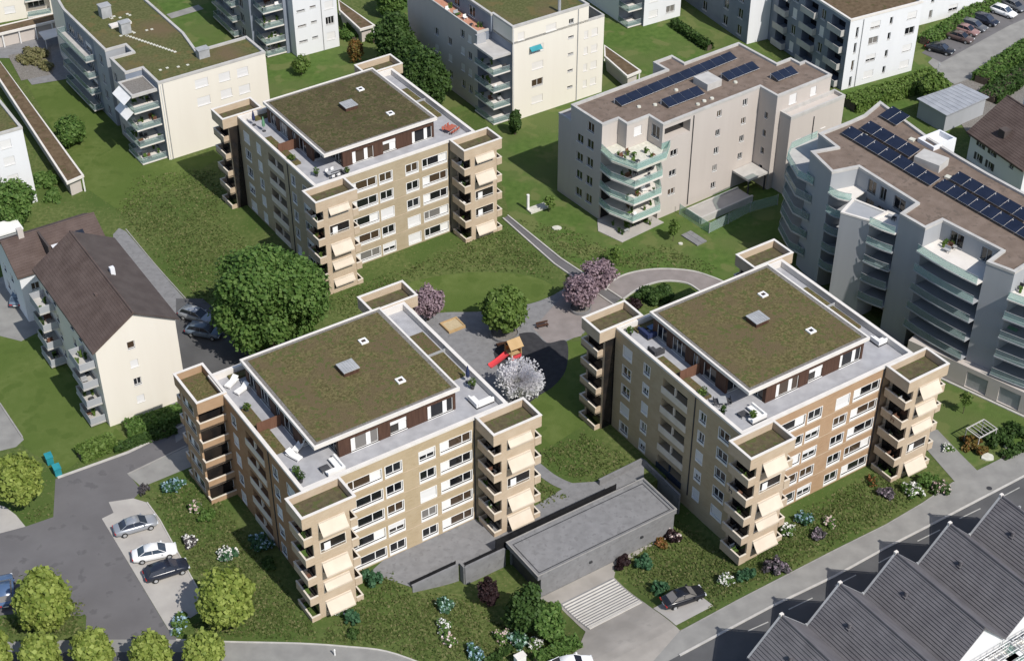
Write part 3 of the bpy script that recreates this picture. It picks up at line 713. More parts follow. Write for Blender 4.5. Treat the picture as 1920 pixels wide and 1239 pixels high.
# ================================================================== the three brick apartment blocks
ZK = [-0.15 + 3.1 * k for k in range(6)]          # floor levels
SILL = [0.62, 3.72, 6.82, 9.92, 13.02]
HW, HD = 27.5, 24.5

def tower(root, ox, oy, rot, mbrick, awn, side_dark=True, wid=6.75, dep=3.9, plants='soil'):
    T = Matrix.Translation((ox, oy, 0)) @ Matrix.Rotation(R(rot), 4, 'Z')
    a0, a1 = 1.12, wid - 0.92
    # shaft
    mb = MB(); mb.T = T
    wall(mb, (a0, 0.06), (a1, 0.06), -0.6, 14.9, [(0.85, a1 - a0 - 0.75, ZK[k] + 0.98, ZK[k] + 2.55, 0.14) for k in range(5)])
    sh = [(0.25, dep - 0.45, ZK[k] + 0.05, ZK[k] + 2.65, 0.12) for k in range(5)]
    wall(mb, (a1, 0.06), (a1, dep), -0.6, 14.9, sh)
    wall(mb, (a0, dep), (a0, 0.06), -0.6, 14.9, [(0.4, dep - 0.3, ZK[k] + 0.05, ZK[k] + 2.65, 0.12) for k in range(5)])
    obj('tower_shaft', mb, mbrick, root)
    vd = MB(); vd.T = T
    vd.box(a0 + 0.10, 0.19, -0.3, a1 - 0.10, dep - 0.15, 14.6)
    obj('tower_interior', vd, 'void_glass', root)
    # roof planter
    mb = MB(); mb.T = T; mb.cur = 0
    outer = [(0, 0), (wid, 0), (wid, dep), (0, dep)]
    mb.ring(outer, inset(outer, 0.24), 14.75, 16.32)
    mb.cur = 1; mb.ring(inset(outer, -0.05), inset(outer, 0.27), 16.32, 16.42)
    mb.cur = 0; mb.prism(inset(outer, 0.02), 14.62, 14.74)
    pl = obj('roof_planter', mb, [mbrick, 'coping'], root)
    s = MB(); s.T = T; s.prism(inset(outer, 0.25), 14.9, 15.30)
    obj('planting_bed', s, plants, pl)
    for k in range(5):
        zb, zt = ZK[k] - 0.28, ZK[k] + 0.86
        if k == 0: zb = -0.6
        bo = None
        for (x0, x1) in ((0.0, a0 - 0.01), (a1 + 0.01, wid)):
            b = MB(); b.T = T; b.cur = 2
            b.box(x0 + .01, 0.01, zb + .01, x1, dep - 0.35, zb + 0.3)  # floor slab coloured dark to stand for the shade between parapets
            left = x0 == 0.0; b.cur = 0
            xo = x0 if left else x1 - 0.16
            b.box(xo, 0.0, zb, xo + 0.16, dep - 0.35, zt)
            xa, xb = (0.16, x1) if left else (x0, wid - 0.16)
            b.box(xa, 0.0, zb, xb, 0.16, zt)
            b.box(xa, dep - 0.5, zb, xb, dep - 0.35, zt)
            b.cur = 1
            b.box(xo - 0.02, -0.02, zt, xo + 0.18, dep - 0.33, zt + 0.07)
            b.box(xa + (0.02 if left else 0), -0.02, zt, xb - (0 if left else 0.02), 0.18, zt + 0.07)
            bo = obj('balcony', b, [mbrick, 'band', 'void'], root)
        c = MB(); c.T = T
        # opening surround and rail on the front
        fx0, fx1 = a0 + 0.85, a1 - 0.75
        c.box(fx0 - 0.10, 0.02, ZK[k] + 0.88, fx1 + 0.10, 0.12, ZK[k] + 0.98)
        c.box(fx0 - 0.10, 0.02, ZK[k] + 0.98, fx0, 0.12, ZK[k] + 2.62)
        c.box(fx1, 0.02, ZK[k] + 0.98, fx1 + 0.10, 0.12, ZK[k] + 2.62)
        c.box(fx0, 0.02, ZK[k] + 2.55, fx1, 0.12, ZK[k] + 2.62)
        obj('opening_surround', c, 'band', bo)
        d = MB(); d.T = T
        ext = awn[k] if k < len(awn) else 0
        if ext == 0:
            d.box(fx0, 0.05, ZK[k] + 1.25, fx1, 0.08, ZK[k] + 1.32); d.box(fx0 + .5, .155, ZK[k] + 1.0, fx0 + 1.3, .185, ZK[k] + 2.1); obj('rail', d, 'white', bo)
        if ext > 0:
            w = MB(); w.T = T
            zt2 = ZK[k] + 2.5; out = 0.28 + 0.70 * ext; drop = 0.38 + 0.88 * ext
            x0, x1 = fx0 - 0.05, fx1 + 0.12
            n = 4
            for i in range(n):
                f0, f1 = i / n, (i + 1) / n
                sg = lambda f: -0.05 * math.sin(math.pi * f)
                y0, y1 = -0.03 - out * f0, -0.03 - out * f1
                za, zc = zt2 - drop * f0 + sg(f0), zt2 - drop * f1 + sg(f1)
                w.face((x0, y0, za), (x0, y1, zc), (x1, y1, zc), (x1, y0, za))
                w.face((x0, y0, za - 0.03), (x1, y0, za - 0.03), (x1, y1, zc - 0.03), (x0, y1, zc - 0.03))
            ye, ze = -0.03 - out, zt2 - drop
            w.box(x0, ye - 0.05, ze - 0.16, x1, ye, ze + 0.02)
            w.box(x0, -0.10, zt2 - 0.06, x1, 0.05, zt2 + 0.08)
            obj('awning', w, 'awning', bo)

def brick_block(fr, label, mf, ml, mt, mtl, fwin, lwin, awn, left_tower, sed, entrance=False):
    root = thing('apartment_block', label, 'apartment building', (fr.o.x, fr.o.y, 0), fr.yaw, 'brick apartment blocks with sedum roofs')
    poly = [(0, 0), (HW, 0), (HW, HD), (0, HD)]
    wins = {0: [], 3: [], 1: [], 2: []}
    P_, S_ = (0.62, 0.38), (-0.40, 0.6)
    for k in range(5):
        z = SILL[k]
        t = fwin[k]
        wins[0] += [(7.85, z, 4.4, 1.45, (-0.22, 0.45, 0.33) if t[0] else (0.18, 0.5, -0.32), 0.0),
                    (11.65, z, 2.15, 1.45, (0.5, 0.5), t[1]),
                    (16.15, z, 2.1, 1.45, (0.5, 0.5), t[2]),
                    (20.1, z, 4.25, 1.45, (-0.28, 0.44, 0.28) if t[3] else (0.22, 0.46, -0.32), 0.0)]
        q = lwin[k]
        wins[3] += [(HD - 21.9, z, 1.7, 1.45, (0.5, 0.5), q[0]), (HD - 17.9, z, 1.15, 1.45, (0.5, 0.5), q[1]),
                    (HD - 6.9, z, 1.15, 1.45, (0.5, 0.5), q[2]), (HD - 2.9, z, 1.9, 1.45, (0.45, 0.55), q[3])]
        wins[1] += [(6, z, 2.2, 1.45), (12, z, 2.2, 1.45), (18, z, 2.2, 1.45)]
        wins[2] += [(8, z, 2.2, 1.45), (14, z, 2.2, 1.45), (20, z, 2.2, 1.45)]
    lg = [(HD - 14.7, HD - 9.9, (SILL[k] - 0.15), SILL[k] + 1.6, 1.3) for k in range(5)]
    facade(root, poly, -2.6, 15.9, wins, mf, {3: ml, 2: ml, 1: mf}, holes={3: lg}, t=.11, apron=(0, 3))
    for k in range(5):
        b = MB()
        b.box(1.28, 9.9, SILL[k] - 0.15, 1.31, 14.7, SILL[k] + 1.6)
        lo = obj('loggia', b, 'pane_blue' if (entrance and k == 0) else 'pane', root)
        c = MB(); z = SILL[k] - 0.15
        c.box(-0.10, 9.75, z - 0.55, -0.003, 14.85, z + 0.45)
        c.box(0.0, 12.2, z + 0.451, 0.25, 12.4, z + 1.75)
        obj('loggia_parapet', c, 'band' if k else ('pane_blue' if entrance else 'band'), lo)
    # string courses at the floors, pale courses tying each window row together
    for k in range(1, 5):
        z = SILL[k] - 0.62
        sc = MB(); sc.box(4.6, -0.02, z, 22.5, 0.0, z + 0.09); obj('string_course', sc, mt, root)
    rp = MB(); rp.box(-0.09, 8.35, 0, -0.005, 8.5, 15.8); obj('drainpipe', rp, 'darkmetal', root)
    rp = MB(); rp.box(22.55, -0.10, 0, 22.70, -0.005, 15.9); obj('drainpipe', rp, 'darkmetal', root)
    # parapet
    mc = MB(); outer = inset(poly, -0.05)
    mc.ring(outer, inset(poly, 0.42), 15.9, 16.2)
    mc.ring(inset(poly, 0.25), inset(poly, 0.42), 15.3, 15.9)
    obj('parapet_coping', mc, 'coping', root)
    # terrace
    tf = MB(); tf.prism(inset(poly, 0.1), 15.0, 15.3)
    te = obj('roof_terrace', tf, 'paving', root)
    for (u0, v0, u1, v1) in ((0.55, 7.9, 2.0, 12.2), (0.55, 13.0, 1.9, 17.2), (24.2, 8.2, 26.6, 13.4), (24.2, 13.7, 26.6, 18.4), (2.2, 22.9, 22, 23.9)):
        gr = MB(); gr.box(u0, v0, 15.301, u1, v1, 15.62); obj('terrace_planter', gr, 'sedum', te)
    pt = MB(); pt.box(0.6, 12.3, 15.301, 3.65, 12.42, 16.9); obj('terrace_partition', pt, 'wood_red', te)
    pt = MB(); pt.box(24.0, 13.5, 15.301, 27.0, 13.58, 15.9); obj('terrace_partition', pt, 'greymetal', te)
    # penthouse
    pp = [(6.6, 3.5), (22.3, 3.5), (22.3, 21.8), (3.75, 21.8), (3.75, 7.5), (6.6, 7.5)]
    pw = {0: [(3.4, 15.32, 3.6, 2.05, (-0.16, 0.42, -0.14, 0.28)), (7.9, 15.5, 2.2, 1.85, (0.55, -0.45), 0.25), (13.6, 15.32, 3.5, 2.05, (-0.14, 0.48, -0.14, 0.24))],
          3: [(1.8, 15.4, 2.0, 2.1), (5.2, 15.4, 2.6, 2.1, (.33, .33, .34), 0), (8.6, 15.4, 1.2, 2.1), (11.2, 15.4, 2.4, 2.1)], 5: [(2.0, 15.32, 2.9, 2.2, (.33, .33, .34), 0)], 4: [(1.4, 15.4, 2.2, 2.1)], 1: [(4, 15.4, 2.2, 1.9), (12, 15.4, 2.2, 1.9)]}
    facade(root, pp, 15.3, 18.22, pw, 'wood_dark', name='penthouse_wall')
    ro = [(3.4, 3.1), (22.7, 3.1), (22.7, 22.2), (3.4, 22.2)]
    mb = MB(); mb.cur = 0
    mb.prism(ro, 18.22, 18.56); mb.ring(inset(ro, -0.03), inset(ro, 0.24), 18.561, 18.70)
    rf = obj('penthouse_roof', mb, 'coping', root)
    g = MB(); g.ring(inset(ro, 0.245), inset(ro, 0.72), 18.562, 18.60); obj('gravel_margin', g, 'gravel', rf)
    s = MB(); s.prism(inset(ro, 0.725), 18.562, 18.66); obj('sedum_bed', s, sed, rf)
    sk = MB(); sk.cur = 0; sk.box(12.3, 12.25, 18.66, 14.3, 14.2, 19.25); sk.cur = 1; sk.box(12.22, 12.17, 19.251, 14.38, 14.28, 19.36)
    for i in range(1, 6): sk.box(12.3 + i * 0.333, 12.2, 19.361, 12.33 + i * 0.333, 14.25, 19.39)
    obj('roof_lantern', sk, ['wood_dark', 'greymetal'], rf)
    for (u, v) in ((17.55, 17.1), (17.5, 8.05)):
        q = MB(); q.cur = 0; o_ = [(u - .5, v - .5), (u + .5, v - .5), (u + .5, v + .5), (u - .5, v + .5)]
        q.ring(o_, inset(o_, .22), 18.66, 18.86); q.cur = 1; q.prism(inset(o_, .2), 18.70, 18.78)
        obj('skylight', q, ['white', 'pane'], rf)
    # towers
    tower(root, -2.2, -4.2, 0, mt, awn[0])
    tower(root, 22.75, -4.1, 0, mt, awn[1])
    tower(root, 29.6, 28.5, 180, mt, [])
    if left_tower == 'side': tower(root, -3.5, 26.9, -90, mtl, [], plants='sedum')
    else: tower(root, 4.2, 28.4, 180, mtl, [])
    return root

def frw(seed):
    r = random.Random(seed)
    return [[r.random() < .5, r.choice([0, 0, 0, .35, 1.0, .5]), r.choice([0, 0, .3, 1.0, 0]), r.random() < .6] for _ in range(5)], \
           [[r.choice([0, 0, .4, 1]) for _ in range(4)] for _ in range(5)]
fw, lw = frw(3)
for k, (m_, s_) in enumerate(((0, 0), (.45, 0), (0, 1.0), (0, 0), (0, .45))): fw[k][1] = m_; fw[k][2] = s_
block_a = brick_block(FA, 'tan brick apartment block with sedum roof beside the car park, nearest the viewer', 'brick_tan', 'brick_brown', 'brick_beige', 'brick_amber',
                      fw, lw, ([1.0, .45, 1.0, 0, 1.0], [1.0, 1.0, 0, 1.0, .4]), 'side', 'sedum')
fw, lw = frw(8)
block_b = brick_block(FB, 'amber brown brick apartment block with sedum roof beside the concrete garage entrance', 'brick_amber', 'brick_tan', 'brick_beige', 'brick_beige',
                      fw, lw, ([.9, .5, 1.0, 0, 1.0], [1.0, 0, .5, .6, 1.0]), 'back', 'sedum', True)
fw, lw = frw(21)
block_c = brick_block(FC, 'tan brick apartment block with dark olive sedum roof behind the big round green tree', 'brick_olive', 'brick_olive', 'brick_beige', 'brick_beige',
                      fw, lw, ([.4, .5, 1.0, 0, .4], [.8, 0, 0, 1.0, .4]), 'back', 'sedum_dark')

# ------------------------------------------------------------------ furniture on the roof terraces
def on(fr, u, v, z=15.3): return fr.w(u, v, z)
def lounge_sofa(fr, u, v, rot, label, cushion='white_fabric', L1=2.6, L2=2.2):
    p = on(fr, u, v)
    t = thing('corner_sofa', label, 'sofa', p, fr.yaw + R(rot), 'outdoor sofas on the roof terraces')
    b = MB(); b.box(0, 0, 0.0, L1, 0.9, 0.22); b.box(0, 0.9, 0.0, 0.9, L2, 0.22); obj('base', b, 'dark_fabric', t)
    c = MB(); c.box(0.23, 0.23, .221, L1 - .02, .88, .46); c.box(0.23, .88, .221, .88, L2 - .02, .46); obj('seat_cushion', c, cushion, t)
    d = MB(); d.box(0.26, 0.0, .221, L1, .23, .8); d.box(0, 0, .221, .23, L2, .8); obj('backrest', d, cushion, t)
def low_table(fr, u, v, rot, label, top='dark_fabric', w=1.1, d=.9, h=.4):
    t = thing('coffee_table', label, 'table', on(fr, u, v), fr.yaw + R(rot), 'coffee tables on the roof terraces')
    b = MB(); b.box(-w / 2, -d / 2, h - .06, w / 2, d / 2, h); obj('tabletop', b, top, t)
    for x in (-1, 1):
        for y in (-1, 1):
            l = MB(); l.box(x * (w / 2 - .06) - .03, y * (d / 2 - .06) - .03, 0, x * (w / 2 - .06) + .03, y * (d / 2 - .06) + .03, h - .06); obj('leg', l, 'darkmetal', t)
def lounger(fr, u, v, rot, label, m='white_fabric'):
    t = thing('sun_lounger', label, 'sun lounger', on(fr, u, v), fr.yaw + R(rot), 'sun loungers on the roof terraces')
    f = MB(); f.box(-.42, 0, .25, .42, 2.0, .32); obj('frame', f, 'white', t)
    for x in (-.36, .36):
        for y in (.12, 1.85):
            l = MB(); l.box(x - .03, y - .03, 0, x + .03, y + .03, .25); obj('leg', l, 'white', t)
    s = MB(); s.box(-.4, 0.02, .321, .4, 1.25, .44)
    s.face((-.4, 1.25, .44), (.4, 1.25, .44), (.4, 1.95, .85), (-.4, 1.95, .85)); s.face((-.4, 1.27, .33), (-.4, 1.99, .77), (.4, 1.99, .77), (.4, 1.27, .33))
    s.face((-.4, 1.95, .85), (.4, 1.95, .85), (.4, 1.99, .77), (-.4, 1.99, .77))
    obj('mattress', s, m, t)
def dining(fr, u, v, rot, label, top='white', cl='chairs', chair='white', lab2='', w=1.9, n=3):
    t = thing('dining_table', label, 'table', on(fr, u, v), fr.yaw + R(rot), 'dining tables on the roof terraces')
    b = MB(); b.box(-w / 2, -.5, .7, w / 2, .5, .75); obj('tabletop', b, top, t)
    for x in (-1, 1):
        for y in (-1, 1):
            l = MB(); l.box(x * (w / 2 - .08) - .03, y * .42 - .03, 0, x * (w / 2 - .08) + .03, y * .42 + .03, .7); obj('leg', l, 'darkmetal', t)
    for i in range(n):
        for sgn in (-1, 1):
            xx = -w / 2 + (i + .5) * w / n
            q = Vector((xx, sgn * .78, 0)); a = fr.yaw + R(rot)
            loc = on(fr, u, v) + Vector((q.x * math.cos(a) - q.y * math.sin(a), q.x * math.sin(a) + q.y * math.cos(a), 0))
            c = thing('garden_chair', lab2, 'chair', loc, a + (math.pi if sgn > 0 else 0), lab2)
            s = MB(); s.box(-.23, -.22, .42, .23, .22, .47); obj('seat', s, chair, c)
            k = MB(); k.box(-.23, -.27, .471, .23, -.22, .88); obj('backrest', k, chair, c)
            for lx in (-.2, .2):
                for ly in (-.19, .19):
                    l = MB(); l.box(lx - .02, ly - .02, 0, lx + .02, ly + .02, .42); obj('leg', l, 'greymetal', c)
lounge_sofa(FA, 6.1, 1.0, 90, 'white corner sofa on the front terrace of the car park block')
low_table(FA, 4.2, 2.5, 0, 'dark low table beside the white corner sofa on the car park block front terrace')
lounger(FA, 2.6, 5.4, 20, 'white sun lounger near the partition on the car park block front terrace')
lounger(FA, 1.6, 20.2, -70, 'white sun lounger nearest the planter on the shaded terrace of the car park block')
lounger(FA, 1.2, 21.9, -60, 'white sun lounger farthest from the planter on the shaded terrace of the car park block')
low_table(FA, 3.6, 21.4, 0, 'grey low table between loungers and penthouse on the car park block terrace', 'greymetal')
lounge_sofa(FA, 24.3, 2.0, 0, 'white daybed sofa on the right corner terrace of the car park block', L1=2.5, L2=2.0)
lounge_sofa(FB, 4.9, 1.2, 90, 'grey and white corner sofa on the front terrace of the garage block', 'white_fabric')
low_table(FB, 2.9, 3.2, 0, 'dark low table by the corner sofa on the front terrace of the garage block')
lounge_sofa(FB, 25.6, 4.0, 0, 'white sofa on the right corner terrace of the garage block', L1=1.7, L2=1.6)
lounge_sofa(FB, 2.4, 21.0, 0, 'navy sofa on the shaded left terrace of the garage block', 'navy_fabric')
low_table(FB, 4.3, 22.6, 0, 'blue low table by the navy sofa on the garage block', 'car_blue')
dining(FB, 2.2, 6.2, 60, 'small dining table near the planter on the garage block front terrace', 'greymetal', lab2='black garden chairs round the dining table on the garage block terrace', chair='dark_fabric', w=1.3, n=2)
dining(FC, 4.2, 2.3, 0, 'pale dining table on the front terrace of the block behind the round green tree', 'greymetal', lab2='pale garden chairs round the dining table on the front terrace of the rear block', chair='white', w=1.8, n=2)
dining(FC, 25.2, 3.4, 20, 'red dining table on the right terrace of the block behind the round green tree', 'red_fabric', lab2='red garden chairs round the red table on the rear block', chair='red_fabric', w=1.9, n=3)

def parasol_closed(fr, u, v, label, m):
    t = thing('parasol', label, 'parasol', on(fr, u, v), 0)
    p = MB(); p.tube((0, 0, 0), (0, 0, 2.5), .03); obj('pole', p, 'greymetal', t)
    c = MB(); c.tube((0, 0, .9), (0, 0, 1.4), .22, .26, 8); c.tube((0, 0, 1.4), (0, 0, 2.5), .26, .06, 8); obj('canopy', c, m, t)
    b = MB(); b.tube((0, 0, 0), (0, 0, .12), .3, .28, 10); obj('base', b, 'darkmetal', t)
parasol_closed(FC, 1.9, 19.5, 'closed green parasol on the shaded left terrace of the rear block', 'green_fabric')
parasol_closed(FC, 1.5, 22.0, 'closed navy parasol on the shaded left terrace of the rear block', 'navy_fabric')
parasol_closed(FA, 26.2, 7.0, 'closed navy parasol beside the green planter on the car park block right terrace', 'navy_fabric')

# planted pots and boxes on the terraces
def pot(fr, u, v, label, leaf='leaf_mid', h=1.2, r=.45, seed=1, box=False):
    t = thing('potted_plant', label, 'potted plant', on(fr, u, v), fr.yaw, 'potted plants on the roof terraces')
    b = MB()
    if box: b.box(-.8, -.25, 0, .8, .25, .5)
    else: b.tube((0, 0, 0), (0, 0, .5), .2, .3, 10)
    obj('pot', b, 'dark_fabric', t)
    rg = np.random.default_rng(seed); n = 130; d = rg.normal(size=(n, 3)); d /= np.linalg.norm(d, axis=1)[:, None]
    C = d * np.array([.8 if box else r, r, h * .5]) * (.4 + .6 * rg.random((n, 1))) + np.array([0, 0, .5 + h * .45])
    s_ = .13; f = MB()
    for c, q in zip(C, rg.normal(size=(n, 3))):
        a = Vector(q).normalized() * s_; e = a.cross(Vector((.3, .5, .8))).normalized() * s_; c = Vector(c)
        f.face(c - a, c - e, c + a, c + e)
    obj('foliage', f, leaf, t)
pot(FA, 1.0, 2.2, 'dark leafy pot in the front corner of the car park block terrace', 'leaf_dark', 1.4, .55, 1)
pot(FA, 1.1, 3.4, 'second dark leafy pot behind the front corner of the car park block terrace', 'leaf_mid', 1.1, .5, 2)
pot(FA, 26.0, 5.6, 'fresh green potted plant by the navy parasol on the car park block', 'leaf_fresh', 1.3, .5, 3)
pot(FA, 1.3, 16.6, 'yellow green bush in the shaded side planter of the car park block', 'leaf_fresh', 1.0, .5, 4)
pot(FB, 1.0, 8.4, 'fresh green bush at the end of the side planter of the garage block', 'leaf_fresh', 1.2, .6, 5, True)
pot(FB, 3.4, 2.0, 'bright green plant on the front corner terrace of the garage block', 'leaf_fresh', .9, .5, 6)
pot(FB, 1.0, 23.0, 'leafy pot in the far left corner of the garage block terrace', 'leaf_mid', 1.2, .5, 7)
pot(FB, 1.0, 4.6, 'dark leafy pot along the front left parapet of the garage block', 'leaf_dark', 1.0, .45, 8)
pot(FC, 1.0, 9.0, 'fresh green bush in the side planter of the rear brick block', 'leaf_fresh', 1.0, .6, 9, True)
pot(FC, 2.2, 3.6, 'green pot beside the dining table on the rear brick block', 'leaf_mid', 1.0, .5, 10)
pot(FC, 6.0, 1.4, 'leafy pot by the front parapet of the rear brick block', 'leaf_fresh', .9, .45, 11)
lounge_sofa(FC, 5.6, 2.2, 180, 'pale corner sofa under the roof corner of the rear brick block', 'dark_fabric', 1.8, 1.6)
lounger(FA, 2.6, 7.0, -60, 'white lounger turned towards the penthouse on the car park block front terrace')
lounge_sofa(FB, 1.0, 17.8, 0, 'grey sofa beside the shaded side planter of the garage block', 'dark_fabric', 1.6, 1.5)
# ================================================================== other buildings
def grp_win(cols, zs, w, h, sp=(0.5, 0.5), blinds=(0,), seed=0):
    r = random.Random(seed); out = []
    for s in cols:
        for z in zs: out.append((s, z, w, h, sp, r.choice(blinds)))
    return out
def balcony(parent, poly, z, m='coping_grey', t=0.22, rail='glass_rail_dim', rh=1.0, open_edges=(), railm=None):
    """slab with a railing on every edge not in open_edges"""
    poly = [tuple(p) for p in poly]
    if area(poly) < 0: raise ValueError('cw balcony')
    s = MB(); s.prism(poly, z - t, z)
    b = obj('balcony', s, m, parent)
    k = len(poly); r = MB(); h = MB()
    inn = inset(poly, 0.06); inn2 = inset(poly, 0.12)
    for i in range(k):
        if i in open_edges: continue
        j = (i + 1) % k
        n = r.add([(*inn[i], z + .02), (*inn[j], z + .02), (*inn[j], z + rh), (*inn[i], z + rh), (*inn2[i], z + .02), (*inn2[j], z + .02), (*inn2[j], z + rh), (*inn2[i], z + rh)])
        for q in ((0, 1, 2, 3), (5, 4, 7, 6), (3, 2, 6, 7), (4, 5, 1, 0)): r.f.append(tuple(n + a for a in q)); r.mi.append(0)
        h.tube((*[(inn[i][a] + inn2[i][a]) / 2 for a in (0, 1)], z + rh + .02), (*[(inn[j][a] + inn2[j][a]) / 2 for a in (0, 1)], z + rh + .02), .035, n=5)
    obj('railing', r, rail, b)
    obj('handrail', h, railm or 'greymetal', b)
    return b
def pipe(parent, p, z0, z1, m='greymetal', r=.07):
    t = MB(); t.tube((p[0], p[1], z0), (p[0], p[1], z1), r, n=6); obj('drainpipe', t, m, parent)
def clutter(parent, x0, y0, x1, y1, z, n, seed, ms=('white', 'darkmetal', 'leaf_mid', 'wood_red', 'dark_fabric', 'greymetal')):
    r = random.Random(seed)
    for i in range(n):
        x, y = r.uniform(x0, x1), r.uniform(y0, y1); k = r.random()
        b = MB(); m = r.choice(ms)
        if k < .5:
            w = r.uniform(.25, .5); b.box(x - w, y - .28, z + .42, x + w, y + .28, z + .48)
            for sx in (-1, 1):
                for sy in (-1, 1): b.box(x + sx * (w - .05) - .03, y + sy * .22 - .03, z, x + sx * (w - .05) + .03, y + sy * .22 + .03, z + .42)
            if k < .3: b.box(x - w, y + .24, z + .48, x + w, y + .29, z + .9)
            nm = 'garden_chair' if k < .3 else 'side_table'
        else:
            b.tube((x, y, z), (x, y, z + .4), .16, .22, 8)
            for a in range(14):
                an = r.uniform(0, 6.28); l = r.uniform(.2, .5)
                q = Vector((x + math.cos(an) * l * .6, y + math.sin(an) * l * .6, z + .4 + r.uniform(.1, .6)))
                b.face((x, y, z + .38), (q.x - .1, q.y, q.z), (q.x, q.y, q.z + .15), (q.x + .1, q.y + .08, q.z))
            nm = 'potted_plant'; m = r.choice(('leaf_mid', 'leaf_dark', 'leaf_fresh'))
        yield nm, b, m
def furnish(fr, x0, y0, x1, y1, z, n, seed, where):
    for nm, b, m in clutter(None, x0, y0, x1, y1, z, n, seed):
        o = obj(nm, b, m); o.location = (fr.o.x, fr.o.y, 0); o.rotation_euler = (0, 0, fr.yaw)
        kind = nm.replace('_', ' ')
        g = 'small ' + kind + 's on ' + where
        tag(o, 'small ' + kind + ' standing on ' + where, kind, g)

def flat_block(name, label, fr, poly, z1, wins={}, m='plaster_cream', roof='sedum_green', cop='coping_grey', edge_m={}, holes={}, z0=-0.3, skip=(), bm='blind', group=None, fm='white'):
    t = thing(name, label, 'apartment building', (fr.o.x, fr.o.y, 0), fr.yaw, group)
    facade(t, poly, z0, z1 - .02, wins, m, edge_m, skip, holes, bm=bm, fm=fm)
    flat_roof(t, poly, z1, roof, cop)
    return t

# ---- cream block, top centre
FF = Fr(P(955.6, 230), 33.6)
poly = [(0.6, 0), (16.2, 0), (16.2, 2.6), (19.6, 2.6), (19.6, 14), (-2.2, 14), (-2.2, 6.6), (0.6, 6.6)]
polyL = [(0.6, 0), (16.2, 0), (16.2, 0.0), (19.6, 0.0)]
t = thing('apartment_block', 'cream block with stacked corner balconies behind the dark evergreen trees', 'apartment building', (FF.o.x, FF.o.y, 0), FF.yaw)
main = [(0.6, 0), (19.6, 0), (19.6, 30), (-2.2, 30), (-2.2, 6.6), (0.6, 6.6)]
W0 = [(5.1, z, 2.3, 1.35, (0.5, 0.5), b) for z, b in ((2.2, 1), (5.4, 0), (8.7, 1), (11.9, 1))]
W0 += [(12.0, z, 1.15, .42, (1.0,), 0) for z in (2.9, 6.1, 9.3, 12.5)]
W0 += [(15.2, z, .8, 1.35, (1.0,), 1) for z in (2.1, 5.3, 8.5, 11.6)] + [(17.0, z, 1.3, 1.35, (0.5, 0.5), 1) for z in (2.1, 5.3, 8.5, 11.6)]
WL = grp_win([30 - 11.3, 30 - 9.0], (2.4, 5.6, 8.8, 12.0), 1.2, 1.4, blinds=(0, 0, 1), seed=3) + grp_win([30 - 15.5, 30 - 20], (2.4, 5.6, 8.8), 1.2, 1.4, blinds=(0, 1), seed=4)
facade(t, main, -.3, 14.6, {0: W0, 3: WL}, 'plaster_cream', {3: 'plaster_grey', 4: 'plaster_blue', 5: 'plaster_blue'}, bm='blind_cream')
att = [(0.6, 0.0), (16.2, 0.0), (16.2, 26), (0.2, 26), (0.2, 6.0), (0.6, 6.0)]
facade(t, att, 14.58, 17.85, {0: [(1.4 + .3, 15.0, 1.3, 1.4, (.5, .5), 1), (7.8, 15.0, 2.1, 1.3, (.5, .5), 1), (12.0, 15.2, 1.0, .9, (.5, .5), 0)],
        3: [(4, 15.0, 2, 1.9), (9, 15.0, 2, 1.9), (14, 15.0, 2, 1.9)]}, 'plaster_cream', {3: 'plaster_blue', 4: 'plaster_blue'}, name='attic_wall', bm='blind_cream')
rf = flat_roof(t, att, 17.9, 'sedum_green', 'coping_grey')
tr = MB(); tr.prism([(-2.0, 6.8), (0.18, 6.8), (0.18, 29.8), (-2.0, 29.8)], 14.3, 14.55); obj('roof_terrace', tr, 'terracotta', t)
pc = MB(); pc.ring(main, inset(main, .25), 14.62, 15.0); obj('parapet_coping', pc, 'coping_grey', t)
aw = MB(); aw.prism([(4.0, -.7), (6.3, -.7), (6.3, -.01), (4.0, -.01)], lambda p: 12.55 + (p[1] + .7) * .8, lambda p: 12.62 + (p[1] + .7) * .8); obj('awning', aw, 'teal', t)
for k, z in enumerate((0.3, 3.2, 6.4, 9.6)):
    balcony(t, [(-2.9, 0.6), (0.58, 0.6), (0.58, 6.58), (-2.9, 6.58)], z, 'coping', rail='glass_rail_dim', open_edges=(1, 2))
cp = MB(); cp.prism([(-3.0, 0.5), (0.59, 0.5), (0.59, 6.6), (-3.0, 6.6)], 12.6, 13.0); obj('balcony_canopy', cp, 'coping_grey', t)
pb = MB(); pb.box(-2.6, 6.0, 13.0, -.8, 6.6, 14.6); obj('chimney', pb, 'zinc', t)
pipe(t, (14.0, -.08), 0, 17.5); pipe(t, (0.75, -.08), 0, 17.5, 'white')
pp_ = MB(); pp_.tube((10.6, .8, 17.6), (10.6, .8, 20.2), .28, n=10); obj('chimney', pp_, 'zinc', t)
furnish(FF, -2.5, 1.2, .2, 6, 3.2, 5, 1, 'the second balcony of the cream block behind the evergreens')
furnish(FF, -2.5, 1.2, .2, 6, 6.4, 5, 2, 'the third balcony of the cream block behind the evergreens')
furnish(FF, -2.5, 1.2, .2, 6, 9.6, 4, 3, 'the top balcony of the cream block behind the evergreens')
furnish(FF, -1.8, 8, -.1, 24, 14.55, 9, 4, 'the orange roof terrace of the cream block')
